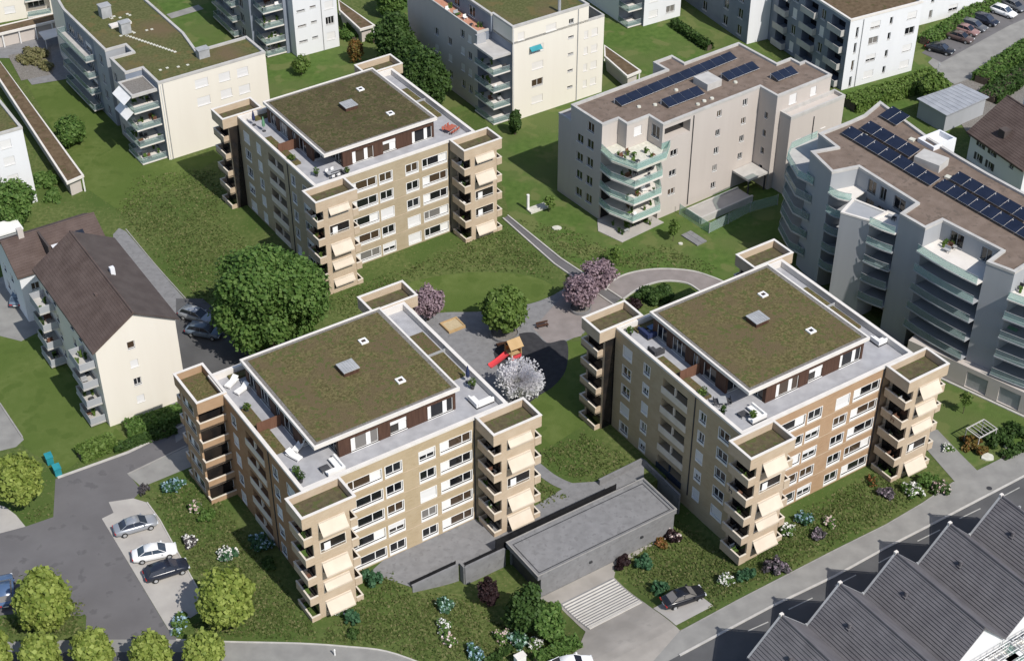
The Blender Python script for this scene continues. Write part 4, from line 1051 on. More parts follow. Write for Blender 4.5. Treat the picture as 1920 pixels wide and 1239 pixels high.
# ---- cream block at upper left with the stepped sedum roof
FG = Fr((-57.22, 227.57), 34.2)
poly = [(0.4, 0), (19.6, 0), (19.6, 6.8), (10.4, 6.8), (11.4, 14), (11.4, 46), (-0.4, 46), (-2.2, 34), (-2.2, 20.7), (-2.2, 15.4), (1.4, 15.4), (1.4, 12.4), (-2.6, 12.4), (-2.6, 6.2), (0.4, 6.2)]
W0 = [(7.4, z, 2.3, 1.5, (.5, .5), 1) for z in (8.1, 11.4)] + [(11.5, z, 2.0, 1.5, (.5, .5), 1) for z in (8.2, 11.3)] + [(14.8, z, 2.0, 1.5, (.5, .5), 1) for z in (8.0, 11.2)]
WL = {12: grp_win([1.4, 4.6], (1, 4, 7, 10.6), 1.4, 1.6, blinds=(0,), seed=1), 7: grp_win([2.5, 6.5, 10.5], (1, 4, 7, 10.6), 2.8, 1.7, (.33, .33, .34), (0, 0, .4), 2), 8: grp_win([2.6], (1, 4, 7, 10.6), 1.4, 1.7, seed=5)}
tG = flat_block('apartment_block', 'cream block with stepped sedum roof and shuttered windows at upper left', FG, poly, 14.4, {0: W0, **WL}, 'plaster_cream', 'sedum_green', 'coping_grey',
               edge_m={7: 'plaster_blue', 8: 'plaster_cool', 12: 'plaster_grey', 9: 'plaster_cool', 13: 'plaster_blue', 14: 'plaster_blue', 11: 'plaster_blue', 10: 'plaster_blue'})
for z in (0.35, 3.5, 6.6, 9.8):
    balcony(tG, [(-4.0, 0.7), (0.38, 0.7), (0.38, 6.18), (-2.62, 6.18), (-2.62, 6.4), (-4.0, 6.4)], z, 'coping', rail='glass_rail_dim', open_edges=(1, 2, 3))
cp = MB(); cp.prism([(-4.0, 0.7), (0.39, 0.7), (0.39, 6.19), (-4.0, 6.19)], 12.6, 12.95); obj('balcony_canopy', cp, 'gravel', tG)
cr = MB(); c_ = [(-4.0, 0.7), (0.39, 0.7), (0.39, 6.19), (-4.0, 6.19)]; cr.ring(inset(c_, -.05), inset(c_, .3), 12.6, 13.1); obj('canopy_coping', cr, 'coping_grey', tG)
for z in (8.8, 11.6):
    a = MB(); a.prism([(-5.4, 1.0), (-4.05, 1.0), (-4.05, 5.8), (-5.4, 5.8)], lambda p: z + (p[0] + 5.4) * .75, lambda p: z + .05 + (p[0] + 5.4) * .75); obj('awning', a, 'white', tG)
for z in (1, 4.1, 7.2, 10.3):
    balcony(tG, [(-4.0, 20.9), (-2.22, 20.9), (-2.22, 33.9), (-4.0, 33.9)], z, 'coping_grey', rail='glass_rail_dim', open_edges=(1,))
for (u, v, w, d, h) in ((2.6, 19.4, 1.7, 1.3, 2.0), (2.2, 27.0, 1.8, 1.6, 2.1), (9.6, 4.0, 1.9, 1.3, 1.5)):
    b = MB(); b.box(u, v, 14.05, u + w, v + d, 14.05 + h); b.box(u - .1, v - .1, 14.05 + h, u + w + .1, v + d + .1, 14.17 + h); obj('roof_vent', b, 'greymetal', tG)
for (u, v) in ((2.0, 22.6), (4.0, 22.6)):
    b = MB(); b.box(u, v, 14.1, u + 1.7, v + 1.3, 14.5); obj('skylight', b, 'coping', tG)
rr = random.Random(4)
for i in range(34):
    u = 3.0 + .26 * i if i < 17 else 3.6 + rr.uniform(-1.6, 4); v = 18.5 - .62 * i if i < 17 else rr.choice([26.2, 19.0, 3.6]) + rr.uniform(-.7, .7)
    b = MB(); b.box(u, v, 14.09, u + .45, v + .45, 14.16); obj('stepping_slab', b, 'stone', tG)
pipe(tG, (0.75, -.09), 0, 14, 'white'); pipe(tG, (1.1, -.09), 0, 14, 'greymetal')
for i, z in enumerate((.35, 3.5, 6.6, 9.8)): furnish(FG, -3.6, 1.1, -.1, 5.8, z, 7, 20 + i, ['the lowest', 'the second', 'the third', 'the highest'][i] + ' corner balcony of the stepped cream block')
# ---- grey block with glass balconies
FD = Fr(P(1122.5, 411.6), 36.4)
poly = [(0, 0), (3.1, 0), (3.1, -2.1), (7.4, -2.1), (7.4, -5.4), (27.4, -5.4), (27.4, -9.3), (39.2, -9.3), (39.2, -3.4), (38, -3.4), (38, -1.3), (34.9, -1.3), (34.9, 7.6), (23.1, 7.6), (23.1, 10.7), (19.2, 10.7), (19.2, 7.6), (0, 7.6)]
W0 = {4: [(2.6, z, 1.4, 1.1, (.5, .5), 0) for z in (3.6, 7.0, 10.6)] + [(11.6, z, .95, 1.15, (.5, .5), 0) for z in (1.4, 4.6, 7.8, 11.0, 14.4)] + [(17.0, z, .95, 1.15, (.5, .5), 0) for z in (4.9, 8.1, 11.3, 14.6)],
      5: [(1.9, z, .7, 1.1, (1.0,), 0) for z in (2.6, 5.8, 9.0, 12.2)],
      17: grp_win([2.4], (1.7, 4.9, 8.1, 11.4), 1.6, 1.5, (.5, .5), (0,), 6) + [(4.9, z, 1.6, 1.6, (.5, .5), 0) for z in (1.7, 5.0, 8.3, 11.5, 14.5)],
      6: [(3.5, 14.6, 1.6, 1.7, (.5, .5), 1), (8.0, 14.6, 1.3, 1.5, (.5, .5), 1)], 2: [(2.2, 14.4, 1.5, 1.5, (.5, .5), 1)], 0: [], 3: [(1.7, 14.0, 1.8, 2.1)]}
lw = [(0, 7.6), (0, 0)]
tD = flat_block('apartment_block', 'warm grey block with turquoise glass balconies and solar panels on its brown roof', FD, poly, 17.05, W0, 'plaster_grey', 'roofgravel', 'coping_grey', holes={4: [(0.4, 5.6, 13.9, 16.1, 1.6)]}, bm='blind')
b = MB(); b.box(7.85, -3.78, 13.9, 12.9, -3.74, 16.1); obj('loggia_glass', b, 'pane', tD)
lt = MB(); lt.box(-.02, 7.61, -.3, 6.9, 10.6, 13.9); obj('lower_wing', lt, 'plaster_grey', tD)
cc = MB(); q = [(-.02, 7.61), (6.9, 7.61), (6.9, 10.6), (-.02, 10.6)]; cc.ring(inset(q, -.04), inset(q, .3), 13.9, 14.3); obj('parapet_coping', cc, 'coping_grey', tD)
bl = MB(); q = [(28.4, -11.7), (40.3, -11.7), (40.3, -9.31), (28.4, -9.31)]; bl.prism(q, -.3, 13.5); obj('lower_wing', bl, 'plaster_grey', tD)
cc = MB(); cc.ring(inset(q, -.04), inset(q, .3), 13.5, 14.1); obj('parapet_coping', cc, 'coping_grey', tD)
for s_, z in ((2.2, 9.4), (5.9, 9.2), (7.6, 9.6), (2.5, 5.4), (6.4, 5.2)):
    put_window(tD, q[0], q[1], s_, z, 1.0, 1.5, (.5, .5), 1.0 if s_ > 6 else 0)
pipe(tD, (13.6, -5.5), 0.5, 16.5, 'darkmetal'); pipe(tD, (33.6, -11.8), 7, 12.5, 'darkmetal')
bpoly = [(-0.6, -3.2), (0.6, -7.4), (6.2, -7.4), (7.38, -5.7), (7.38, -2.12), (3.08, -2.12), (3.08, -0.02), (-0.2, -0.02)]
for z in (3.2, 6.3, 9.4):
    balcony(tD, bpoly, z, 'coping', .3, 'glass_rail', 1.1, (4, 5, 6))
    vb = MB(); vb.box(0.3, -.06, z - 3.0, 3.0, -.01, z - .4); vb.box(3.3, -2.16, z - 3.0, 7.2, -2.11, z - .4); obj('balcony_glazing', vb, 'void_glass', tD)
tp = [(-0.8, -3.4), (0.6, -7.8), (6.4, -7.8), (9.2, -5.45), (7.38, -5.41), (7.38, -2.12), (3.08, -2.12), (3.08, -0.02), (-0.2, -0.02)]
balcony(tD, tp, 12.7, 'stone', .35, 'glass_rail', 1.1, (4, 5, 6, 7))
gp = MB(); gp.prism([(-2.2, -2.6), (-1.2, -7.2), (7.6, -6.8), (7.4, -5.45), (7.39, -2.15), (3.1, -2.15), (3.1, -.05), (-.3, -.05)], 0.0, .12); obj('ground_terrace', gp, 'concrete_light', tD)
for i, z in enumerate((3.2, 6.3, 9.4, 12.7)): furnish(FD, .6, -6.8, 6.2, -2.6, z, 10 if z < 12 else 14, 40 + i, ['the lowest', 'the second', 'the third', 'the top'][i] + ' glass balcony of the warm grey block')
furnish(FD, -.6, -6.6, 6.0, -2.6, .12, 16, 47, 'the ground floor terrace of the warm grey block')
# solar panels on the roof
def solar_row(parent, fr, a, b, n, w, tilt=.28, z=16.9, along=None):
    A, B = Vector(a), Vector(b); d = (B - A).normalized(); nn = Vector((d.y, -d.x))
    Lx = (B - A).length / n
    for i in range(n):
        p = A + d * (Lx * i + .04); q = A + d * (Lx * (i + 1) - .04)
        mb = MB(); hi, lo = z + .18 + tilt * w, z + .18
        pts = [(p + nn * w, lo), (q + nn * w, lo), (q, hi), (p, hi)]
        mb.cur = 0; mb.face(*[(x.x, x.y, zz + .05) for x, zz in pts])
        mb.cur = 1; mb.face(*[(x.x, x.y, zz) for x, zz in reversed(pts)])
        for k in range(4):
            (x, za), (y, zb) = pts[k], pts[(k + 1) % 4]
            mb.face((x.x, x.y, za), (y.x, y.y, zb), (y.x, y.y, zb + .05), (x.x, x.y, za + .05))
        e1, e2 = p + nn * (w * .9), q + nn * (w * .9)
        mb.cur = 1
        mb.box(min(p.x, q.x), min(p.y, q.y), z - .15, min(p.x, q.x) + .1, min(p.y, q.y) + .1, hi)
        obj('solar_panel', mb, ['solar', 'white'], parent)
solar_row(tD, FD, (5.8, 4.3), (30.8, 5.3), 11, 1.75)
solar_row(tD, FD, (11.4, -.2), (18.8, -.2), 4, 1.9)
solar_row(tD, FD, (24.6, 0.6), (31.4, 0.7), 4, 1.8)
solar_row(tD, FD, (30.8, -4.1), (35.3, -4.1), 3, 1.8)
b = MB(); b.box(20.0, -1.3, 16.6, 23.0, 2.0, 17.9); obj('lift_housing', b, 'coping_grey', tD)
for (u, v) in ((8.2, 1.2), (10.6, .2), (16.3, 1.8), (25.5, -1.8), (16.0, -3.6), (17.5, -3.4), (19, -3.5)):
    b = MB(); b.tube((u, v, 16.7), (u, v, 16.95), .35, .3, 10); obj('roof_vent', b, 'stone', tD)
# entrance canopy, ramp wall and the glass screen
en = thing('entrance_canopy', 'grey entrance canopy in the shaded corner of the warm grey block', 'canopy', (FD.o.x, FD.o.y, 0), FD.yaw)
e = MB(); e.box(23.0, -9.2, 3.0, 27.2, -5.5, 3.35); obj('roof', e, 'coping_grey', en)
for u in (23.3, 26.9):
    e = MB(); e.box(u - .1, -9.1, 0, u + .1, -8.9, 3.0); obj('post', e, 'darkmetal', en)
rw = thing('ramp_wall', 'pale low walls of the ramp in front of the warm grey block', 'wall', (FD.o.x, FD.o.y, 0), FD.yaw)
e = MB(); e.box(12.0, -10.6, 0, 23.0, -10.3, 1.2); e.box(12.0, -7.2, 0, 23.0, -6.9, 1.0); e.box(11.9, -10.29, 0, 12.15, -7.21, 1.2); obj('side_wall', e, 'coping_grey', rw)
e = MB(); e.prism([(12.2, -10.2), (22.9, -10.2), (22.9, -7.3), (12.2, -7.3)], 0.0, .9); obj('ramp', e, 'concrete_light', rw)
fs = thing('glass_fence', 'glass panel fence at the foot of the ramp by the warm grey block', 'fence', (FD.o.x, FD.o.y, 0), FD.yaw)
pts = [(11.2, -6.4), (11.3, -13.2), (15.5, -13.0), (20.5, -12.6), (25.5, -13.6)]
for a, b in zip(pts[:-1], pts[1:]):
    q = MB(); A, B = Vector(a), Vector(b); n = Vector((-(B - A).y, (B - A).x)).normalized() * .03
    q.prism([A - n, B - n, B + n, A + n], .1, 1.9); obj('glass_panel', q, 'glass_clear', fs)
for a in pts:
    q = MB(); q.box(a[0] - .05, a[1] - .05, 0, a[0] + .05, a[1] + .05, 2.0); obj('post', q, 'greymetal', fs)
# ---- long terraced block at right
ZE = 19.8
def PE(x, y, z=ZE): return P(1400 + x / 1.998, 180 + y / 1.998, z)
FE = Fr(P(1769, 709), -41)
front = [FE.l(PE(*q)) for q in ((500, 20), (440, 70), (385, 95), (270, 140), (335, 190), (240, 207), (320, 285), (420, 265), (635, 400), (575, 440), (670, 495), (735, 465), (955, 578), (900, 620), (1005, 660), (1052, 630))]
back = [FE.l(PE(*q)) for q in ((1100, 395), (1039, 362), (905, 290), (785, 220), (690, 160))]
ext = [(front[-1][0] + 14, front[-1][1] + 1.5), (front[-1][0] + 14, back[0][1])]
roofE = ccw(front + ext + back)
k = len(roofE)
def eidx(a, b):
    fa = (round(a[0], 3), round(a[1], 3)); fb_ = (round(b[0], 3), round(b[1], 3))
    for i in range(k):
        p, q = roofE[i], roofE[(i + 1) % k]
        s = {(round(p[0], 3), round(p[1], 3)), (round(q[0], 3), round(q[1], 3))}
        if s == {fa, fb_}: return i
    return None
tE = thing('apartment_block', 'long terraced block with stacked glass balconies and solar panels at the right edge', 'apartment building', (FE.o.x, FE.o.y, 0), FE.yaw)
winE = {}
for a, b, ws in ((7, 8, [(3, 17.0, 1.6, 2.0), (5.2, 17.0, 1.2, 2.0), (8.4, 17.0, 2.2, 2.0)]), (11, 12, [(2.6, 17.0, 2.2, 2.0), (7.4, 17.0, 1.6, 2.0)])):
    i = eidx(front[a], front[b])
    if i is not None:
        fl = Vector(front[b]) - Vector(front[a])
        winE[i] = [(s, z - 3.1 * kk, w, h, (.5, .5), 0) for (s, z, w, h) in ws for kk in range(6)]
        if Vector(roofE[i]) - Vector(front[a]) != Vector((0, 0)) and (Vector(roofE[i]) - Vector(front[a])).length > .01:
            winE[i] = [(fl.length - s, z, w, h, sp, bb) for (s, z, w, h, sp, bb) in winE[i]]
facade(tE, roofE, -.5, ZE - .02, winE, 'plaster_cool', fm='greymetal')
flat_roof(tE, roofE, ZE, 'roofgravel', 'coping_grey', .42)
# blade wall and terraces one storey below the roof edge
bw = [FE.l(PE(x, y, 16.7)) for x, y in ((398, 388), (528, 440), (462, 472), (352, 440))]
q = MB(); q.prism(ccw(bw), -.4, 16.7); obj('stair_wall', q, 'plaster_cool', tE)
qc = MB(); qc.ring(inset(ccw(bw), -.04), inset(ccw(bw), .3), 16.7, 16.95); obj('parapet_coping', qc, 'coping', tE)
def bul(p, q, d, n=4, sag=.9):            # a balcony outline bulging out between two wall points
    A, B = Vector(p), Vector(q); t = (B - A); nn = Vector((t.y, -t.x)).normalized()
    if nn.y > 0: nn = -nn
    out = []
    for i in range(n + 1):
        f = i / n; out.append(A + t * f + nn * (d + sag * math.sin(math.pi * f)))
    return [(A.x, A.y)] + [(o.x, o.y) for o in out] + [(B.x, B.y)]
stacks = [(front[6], bw[0], .6, 5, 16.7, .8), (bw[2] if True else 0, front[9], 1.1, 5, 16.7, .4), (front[10], front[13], 1.2, 5, 16.7, .5), (front[14], (front[15][0] + 13, front[15][1] - .6), 1.3, 5, 16.4, .8)]
bwc = [FE.l(PE(x, y, 16.7)) for x, y in ((462, 472), (398, 388))]
stacks[0] = (front[6], bwc[1], .5, 5, 16.7, .9)
stacks[1] = (bwc[0], front[9], .5, 5, 16.7, .3)
for (p, q, d, n, z0, sag) in stacks:
    o = bul(p, q, d, 4, sag * .6)
    back_ = [(o[0][0] + .3, o[0][1] + 4.2), (o[-1][0] + .3, o[-1][1] + 4.2)]
    po = ccw([o[0]] + o[1:-1] + [o[-1]] + [back_[1], back_[0]])
    oset = {(round(x[0], 2), round(x[1], 2)) for x in o[1:-1]}
    opn = [i for i in range(len(po)) if not ((round(po[i][0], 2), round(po[i][1], 2)) in oset and (round(po[(i + 1) % len(po)][0], 2), round(po[(i + 1) % len(po)][1], 2)) in oset)]
    for kk in range(n):
        z = z0 - 3.1 * kk
        balcony(tE, po, z, 'coping' if kk == 0 else 'plaster_cool', .20, 'glass_rail' if kk < 2 else 'glass_rail_dim', 1.1, opn)
# rear glass balconies at the left end
lp = [FE.l(PE(x, y, 15.5)) for x, y in ((265, 150), (165, 195), (150, 230), (190, 300), (250, 330))]
for kk in range(5):
    z = 15.4 - 3.1 * kk
    cx_ = [(p[0], p[1]) for p in lp] + [front[5], front[4]]
    po = ccw(cx_)
    balcony(tE, po, z, 'coping_grey', .25, 'glass_rail' if kk == 0 else 'glass_rail_dim', 1.1, [i for i in range(len(po)) if any((Vector(po[i]) - Vector(f)).length < .05 for f in (front[4], front[5]))])
# garage base with two doors
gb0, gb1 = FE.l(P(1806, 668, 3.4)), FE.l(P(1960, 738, 3.4))
gy = gb0[1]
ga = FE.l(P(1769, 709)); gw = FE.l(P(1920, 775))
q = MB(); wall(q, (ga[0] - 6, ga[1]), (ga[0] + 24, ga[1]), -.4, 3.3, [(ga[0] * 0 + 6 + 3.1, 6 + 6.2, .25, 2.8), (6 + 7.9, 6 + 11.0, .25, 2.8), (6 + 13, 6 + 16, .25, 2.8)], .3)
q.box(ga[0] - 6, ga[1] + .001, 3.3, ga[0] + 24, ga[1] + 5.5, 3.55)
obj('base_wall', q, 'plaster_grey', tE)
for x in (3.1, 7.9, 13):
    q = MB(); q.box(ga[0] + x, ga[1] + .2, .2, ga[0] + x + 3.1, ga[1] + .28, 2.85); obj('garage_door', q, 'greymetal', tE)
q = MB(); q.box(ga[0] - 6, ga[1] - .5, -.1, ga[0] + 24, ga[1] - .2, .18); obj('plinth_kerb', q, 'kerb', tE)
def rowE(a, b, n, w, **kw): solar_row(tE, FE, FE.l(PE(*a, 20)), FE.l(PE(*b, 20)), n, w, z=19.7, **kw)
rowE((390, 122), (725, 318), 7, 1.9); rowE((738, 320), (1090, 520), 8, 1.9); rowE((462, 103), (650, 212), 4, 2.0); rowE((795, 292), (1080, 452), 6, 1.9); rowE((545, 52), (610, 90), 2, 2.6)
u, v = FE.l(PE(690, 250)); q = MB(); q.box(u - 2.0, v - 1.4, 19.4, u + 2.0, v + 1.4, 20.7); obj('lift_housing', q, 'coping_grey', tE)
c4 = [FE.l(PE(x, y)) for x, y in ((640, 165), (700, 200), (785, 165), (722, 132))]
q = MB(); cc4 = ccw(c4); q.prism(cc4, 12, 19.3); q.ring(cc4, inset(cc4, .3), 19.3, 20.1); obj('stair_head', q, 'plaster_white', tE)
for (x, y) in ((620, 160), (755, 300), (880, 335), (440, 145)):
    u, v = FE.l(PE(x, y)); q = MB(); q.box(u - .4, v - .4, 19.45, u + .4, v + .4, 19.75); obj('roof_vent', q, 'stone', tE)
ft = FE.l(P(1873, 527, 17)); par = thing('parasol', 'turquoise closed parasol on the top glass terrace at the right edge', 'parasol', FE.w(ft[0], ft[1], 16.4))
q = MB(); q.tube((0, 0, 0), (0, 0, 2.4), .04); obj('pole', q, 'greymetal', par)
q = MB(); q.tube((0, 0, 1.0), (0, 0, 2.5), .85, .05, 9); obj('canopy', q, 'teal', par)
q = MB(); q.tube((0, 0, 0), (0, 0, .12), .3, .28, 10); obj('base', q, 'darkmetal', par)
u, v = FE.l(P(1880, 612, 10.5)); q = MB(); q.prism([(u - 2.0, v - .8), (u + 1.8, v - .8), (u + 1.8, v + .9), (u - 2.0, v + .9)], lambda p: 9.9 + (p[1] - v) * .5, lambda p: 9.98 + (p[1] - v) * .5); obj('awning', q, 'green_fabric', tE)
for i, (xa, ya) in enumerate(((770, 590), (1000, 720), (560, 480))):
    u, v = FE.l(PE(xa, ya, 16.7)); furnish(FE, u - 2.4, v - .2, u + 2.4, v + 1.6, 16.7 if i != 1 else 16.4, 7, 60 + i, ['the middle roof terrace', 'the right hand roof terrace', 'the left roof terrace'][i] + ' of the long terraced block')
# ---- white block with dark balconies, top right
FH = Fr(P(1577, 170), 27.9)
poly = [(0, 0), (15.8, 0), (15.8, 13.7), (52, 13.7), (52, 28), (14, 28), (14, 52), (-4.7, 52), (-4.7, 22.6), (0, 22.6)]
W0 = []
for j, z in enumerate((1.2, 4.4, 7.8, 10.8)):
    W0 += [(1.8, z - .9, .55, 2.0, (1.0,), 0), (5.7, z, 2.1, 1.35, (.5, .5), (1, .6, 0, .7)[j]), (9.2, z, .65, 1.35, (1.0,), 0), (13.8, z, 2.1, 1.35, (.5, .5), (1, .9, 0, .9)[j])]
W2 = [(2.6, z, .6, 2.2, (1.0,), 0) for z in (1.0, 4.2, 7.4)] + [(9.5, z, 2.4, 1.4, (.5, .5), .4) for z in (1.2, 4.4, 7.6)] + [(15.5, z, .8, 1.6, (1.0,), 0) for z in (1.0, 4.2, 7.4)] + [(21, z, 2.2, 1.4, (.5, .5), .5) for z in (1.2, 4.4, 7.6)]
hl = {9: [(a, b_, z, z + 2.3, 1.8) for (a, b_) in ((2.2, 5.4), (9.8, 13.6), (17.6, 21.4)) for z in (.6, 3.9, 7.2, 10.4)]}
W9 = [(x, z, 1.3, 1.9, (.5, .5), b_) for x in (7.2, 15.2) for z, b_ in ((.8, 1), (4.1, 0), (7.4, 1), (10.6, 0))]
W7 = [(x, z, 1.5, 1.9, (.5, .5), 0) for x in (26.6, 22.0, 15) for z in (.8, 4.1, 7.4, 10.6)]
tH = flat_block('apartment_block', 'white block with dark loggias and brown roof beside the parked cars', FH, poly, 13.7, {0: W0, 2: W2, 9: W9, 7: W7}, 'plaster_white', 'sedum_brown', 'coping', holes=hl, edge_m={9: 'plaster_blue', 7: 'plaster_blue', 8: 'plaster_white'})  # side walls coloured darker than the white front to paint in their shade
for (a, b_) in ((2.2, 5.4), (9.8, 13.6), (17.6, 21.4)):
    for z in (.6, 3.9, 7.2, 10.4):
        v0, v1 = 22.6 - b_, 22.6 - a
        q = MB(); q.box(1.78, v0, z, 1.81, v1, z + 2.3); lo = obj('loggia', q, 'pane', tH)
        q = MB(); q.box(-.9, v0 - .1, z - .25, -.004, v1 + .1, z); q.box(-.9, v0 - .1, z, -.8, v1 + .1, z + .95); q.box(-.79, v0 - .1, z, -.004, v0, z + .95); obj('loggia_parapet', q, 'coping_grey', lo)
pipe(tH, (2.9, -.08), 0, 13.2, 'greymetal'); pipe(tH, (18, 13.6), 0, 13.2)
# ---- white block behind, top centre right
FH2 = Fr(P(1206, 50), 31)
tH2 = flat_block('apartment_block', 'white block cut by the top edge behind the grey block lawn', FH2, [(0, 0), (8.6, 0), (8.6, 20), (-3, 20), (-3, 4), (0, 4)], 13, {0: [(2.2, z, 2.0, 1.4, (.5, .5), b_) for z, b_ in ((1.4, 1), (4.6, 1), (7.8, 0))] + [(6.2, z, 2.0, 1.4, (.5, .5), 0) for z in (1.4, 4.6, 7.8)]}, 'plaster_white', 'sedum_brown', edge_m={5: 'plaster_blue', 4: 'plaster_blue'})
for z in (.4, 3.6, 6.8): balcony(tH2, [(-3.2, .6), (-.02, .6), (-.02, 3.98), (-3.2, 3.98)], z, 'coping', rail='glass_rail_dim', open_edges=(1, 2))
# ---- white block, top left of centre
FK = Fr((-39.56, 264.16), 31.5)
poly = [(0, 0), (8.7, 0), (8.7, 24), (-5.6, 24), (-5.6, 7), (-.9, 7), (-.9, 2.4), (0, 2.4)]
tK = flat_block('apartment_block', 'white block with slit windows and long balconies at the top edge', FK, poly, 18, {0: [(1.5, z, 1.7, .38, (1.0,), 0) for z in (2.7, 5.8, 8.8, 12)] + [(3.9, z, 1.2, .38, (1.0,), 0) for z in (2.9, 6.0, 9.0, 12)] + [(7.1, z, 1.7, 1.5, (.33, .33, .34), b_) for z, b_ in ((1.8, 1), (4.9, 0), (8.0, 1), (11, 1))], 3: grp_win([3, 8, 13], (1, 4, 7, 10), 2, 1.8, seed=8)},
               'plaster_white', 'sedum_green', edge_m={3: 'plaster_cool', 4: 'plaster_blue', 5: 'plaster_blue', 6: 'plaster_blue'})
for z in (.4, 2.8, 5.9, 9.0, 12.1): balcony(tK, [(-4.8, 2.5), (-.92, 2.5), (-.92, 6.98), (-4.8, 6.98)], z, 'coping', rail='glass_rail_dim', open_edges=(1, 2))
pipe(tK, (5.5, -.08), 0, 18)
for i, z in enumerate((.4, 2.8, 5.9, 9.0)): furnish(FK, -4.3, 3, -1.2, 6.4, z, 5, 80 + i, ['the lowest', 'the second', 'the third', 'the fourth'][i] + ' balcony of the white block with slit windows')
for z in (1, 4, 7, 10): balcony(tK, [(-7.2, 12), (-5.62, 12), (-5.62, 22), (-7.2, 22)], z, 'coping_grey', rail='glass_rail_dim', open_edges=(1,))
# ---- cream block at the top left corner
FM = Fr(P(52, 34), 24)
tM = flat_block('apartment_block', 'cream block at the top left corner above the long shed', FM, [(-22, 0), (0, 0), (0, 2), (4.6, 2), (4.6, 0), (14, 0), (14, 14), (-22, 14)], 13, {0: [(19, z, 2, 1.4, (.5, .5), 1) for z in (1.6, 4.8, 8)] + [(14, z, 1.2, 1.2, (.5, .5), 0) for z in (1.6, 4.8, 8)], 4: [(3.5, z, 1.6, 1.4, (.5, .5), 1) for z in (1.6, 4.8)], 2: [(2.3, z, 3.2, 1.8, (.33, .33, .34), 0) for z in (1, 4.2, 7.4)]}, 'plaster_cream', 'sedum_green')
for z in (.4, 3.6, 6.8): balcony(tM, [(0.02, -.6), (4.58, -.6), (4.58, 1.98), (0.02, 1.98)], z, 'coping', rail='glass_rail_dim', open_edges=(1, 2, 3))
# ---- white block at the left edge with a bright green roof
FJ = Fr(P(71, 378), 33)
tJ = flat_block('apartment_block', 'white block with bright green sedum roof at the left edge', FJ, [(-14, 0), (0, 0), (0, 13), (-14, 13)], 13.6, {0: [(11.0, z, 1.7, 1.4, (.5, .5), 1) for z in (1.4, 4.6, 7.8, 10.8)] + [(4.6, z, 1.8, 1.1, (.5, .5), 0) for z in (1.6, 5.2, 9.0)]}, 'plaster_white', 'sedum_green', 'coping_grey')
pipe(tJ, (-5.0, -.08), 0, 13)
# ---- long low sheds with brown planted roofs
def shed(label, pts, z=3.0, lip='coping', posts=True):
    q = [P(x, y, z) for x, y in pts]; q = ccw(q); c = q[0]
    t = thing('long_shed', label, 'shed', (c[0], c[1], 0), 0, 'long low sheds with brown planted roofs')
    l = [(p[0] - c[0], p[1] - c[1]) for p in q]
    m = MB(); m.prism(l, z - .35, z - .05); rf = obj('roof', m, 'sedum_brown', t)
    m = MB(); m.ring(inset(l, -.04), inset(l, .28), z - .36, z + .06); obj('coping', m, lip, rf)
    m = MB(); m.prism(inset(l, .55), -.1, z - .36); obj('wall', m, 'plaster_grey', t)
    i = max(range(len(l)), key=lambda k_: (Vector(l[k_]) - Vector(l[(k_ + 1) % len(l)])).length)
    A, B = Vector(inset(l, .2)[i]), Vector(inset(l, .2)[(i + 1) % len(l)])
    for f in np.linspace(0, 1, 6):
        p = A.lerp(B, f); m = MB(); m.box(p.x - .1, p.y - .1, 0, p.x + .1, p.y + .1, z - .36); obj('post', m, 'white', t)
shed('long low shed with brown planted roof running down the left side of the lawn', [(-20, 88), (157, 329), (125, 343), (-20, 122)])
shed('low shed with brown planted roof in front of the top left corner block', [(-30, 56), (117, 21), (129, 33), (-30, 71)])
shed('low shed with planted roof beside the white slit window block', [(634, 0), (703, 48), (675, 56), (636, 20)])
shed('low shed with planted roof half hidden behind the solar roof of the grey block', [(1133, 85), (1202, 133), (1176, 144), (1133, 106)])
aw = thing('garden_awning', 'large cream awning spread over a terrace at upper left', 'awning', P(100, 70), R(30))
m = MB(); a_, b_, c_, d_ = [P(x, y, 2.6) - P(100, 70) for x, y in ((72, 60), (120, 49), (128, 61), (83, 75))]
rm = Matrix.Rotation(-R(30), 3, 'Z'); m.prism([(rm @ v)[:2] for v in (a_, b_, c_, d_)], 2.45, 2.55); obj('canopy', m, 'blind_cream', aw)
for v in (c_ * .9, d_ * .9): m = MB(); m.box((rm @ v).x - .05, (rm @ v).y - .05, 0, (rm @ v).x + .05, (rm @ v).y + .05, 2.45); obj('post', m, 'white', aw)
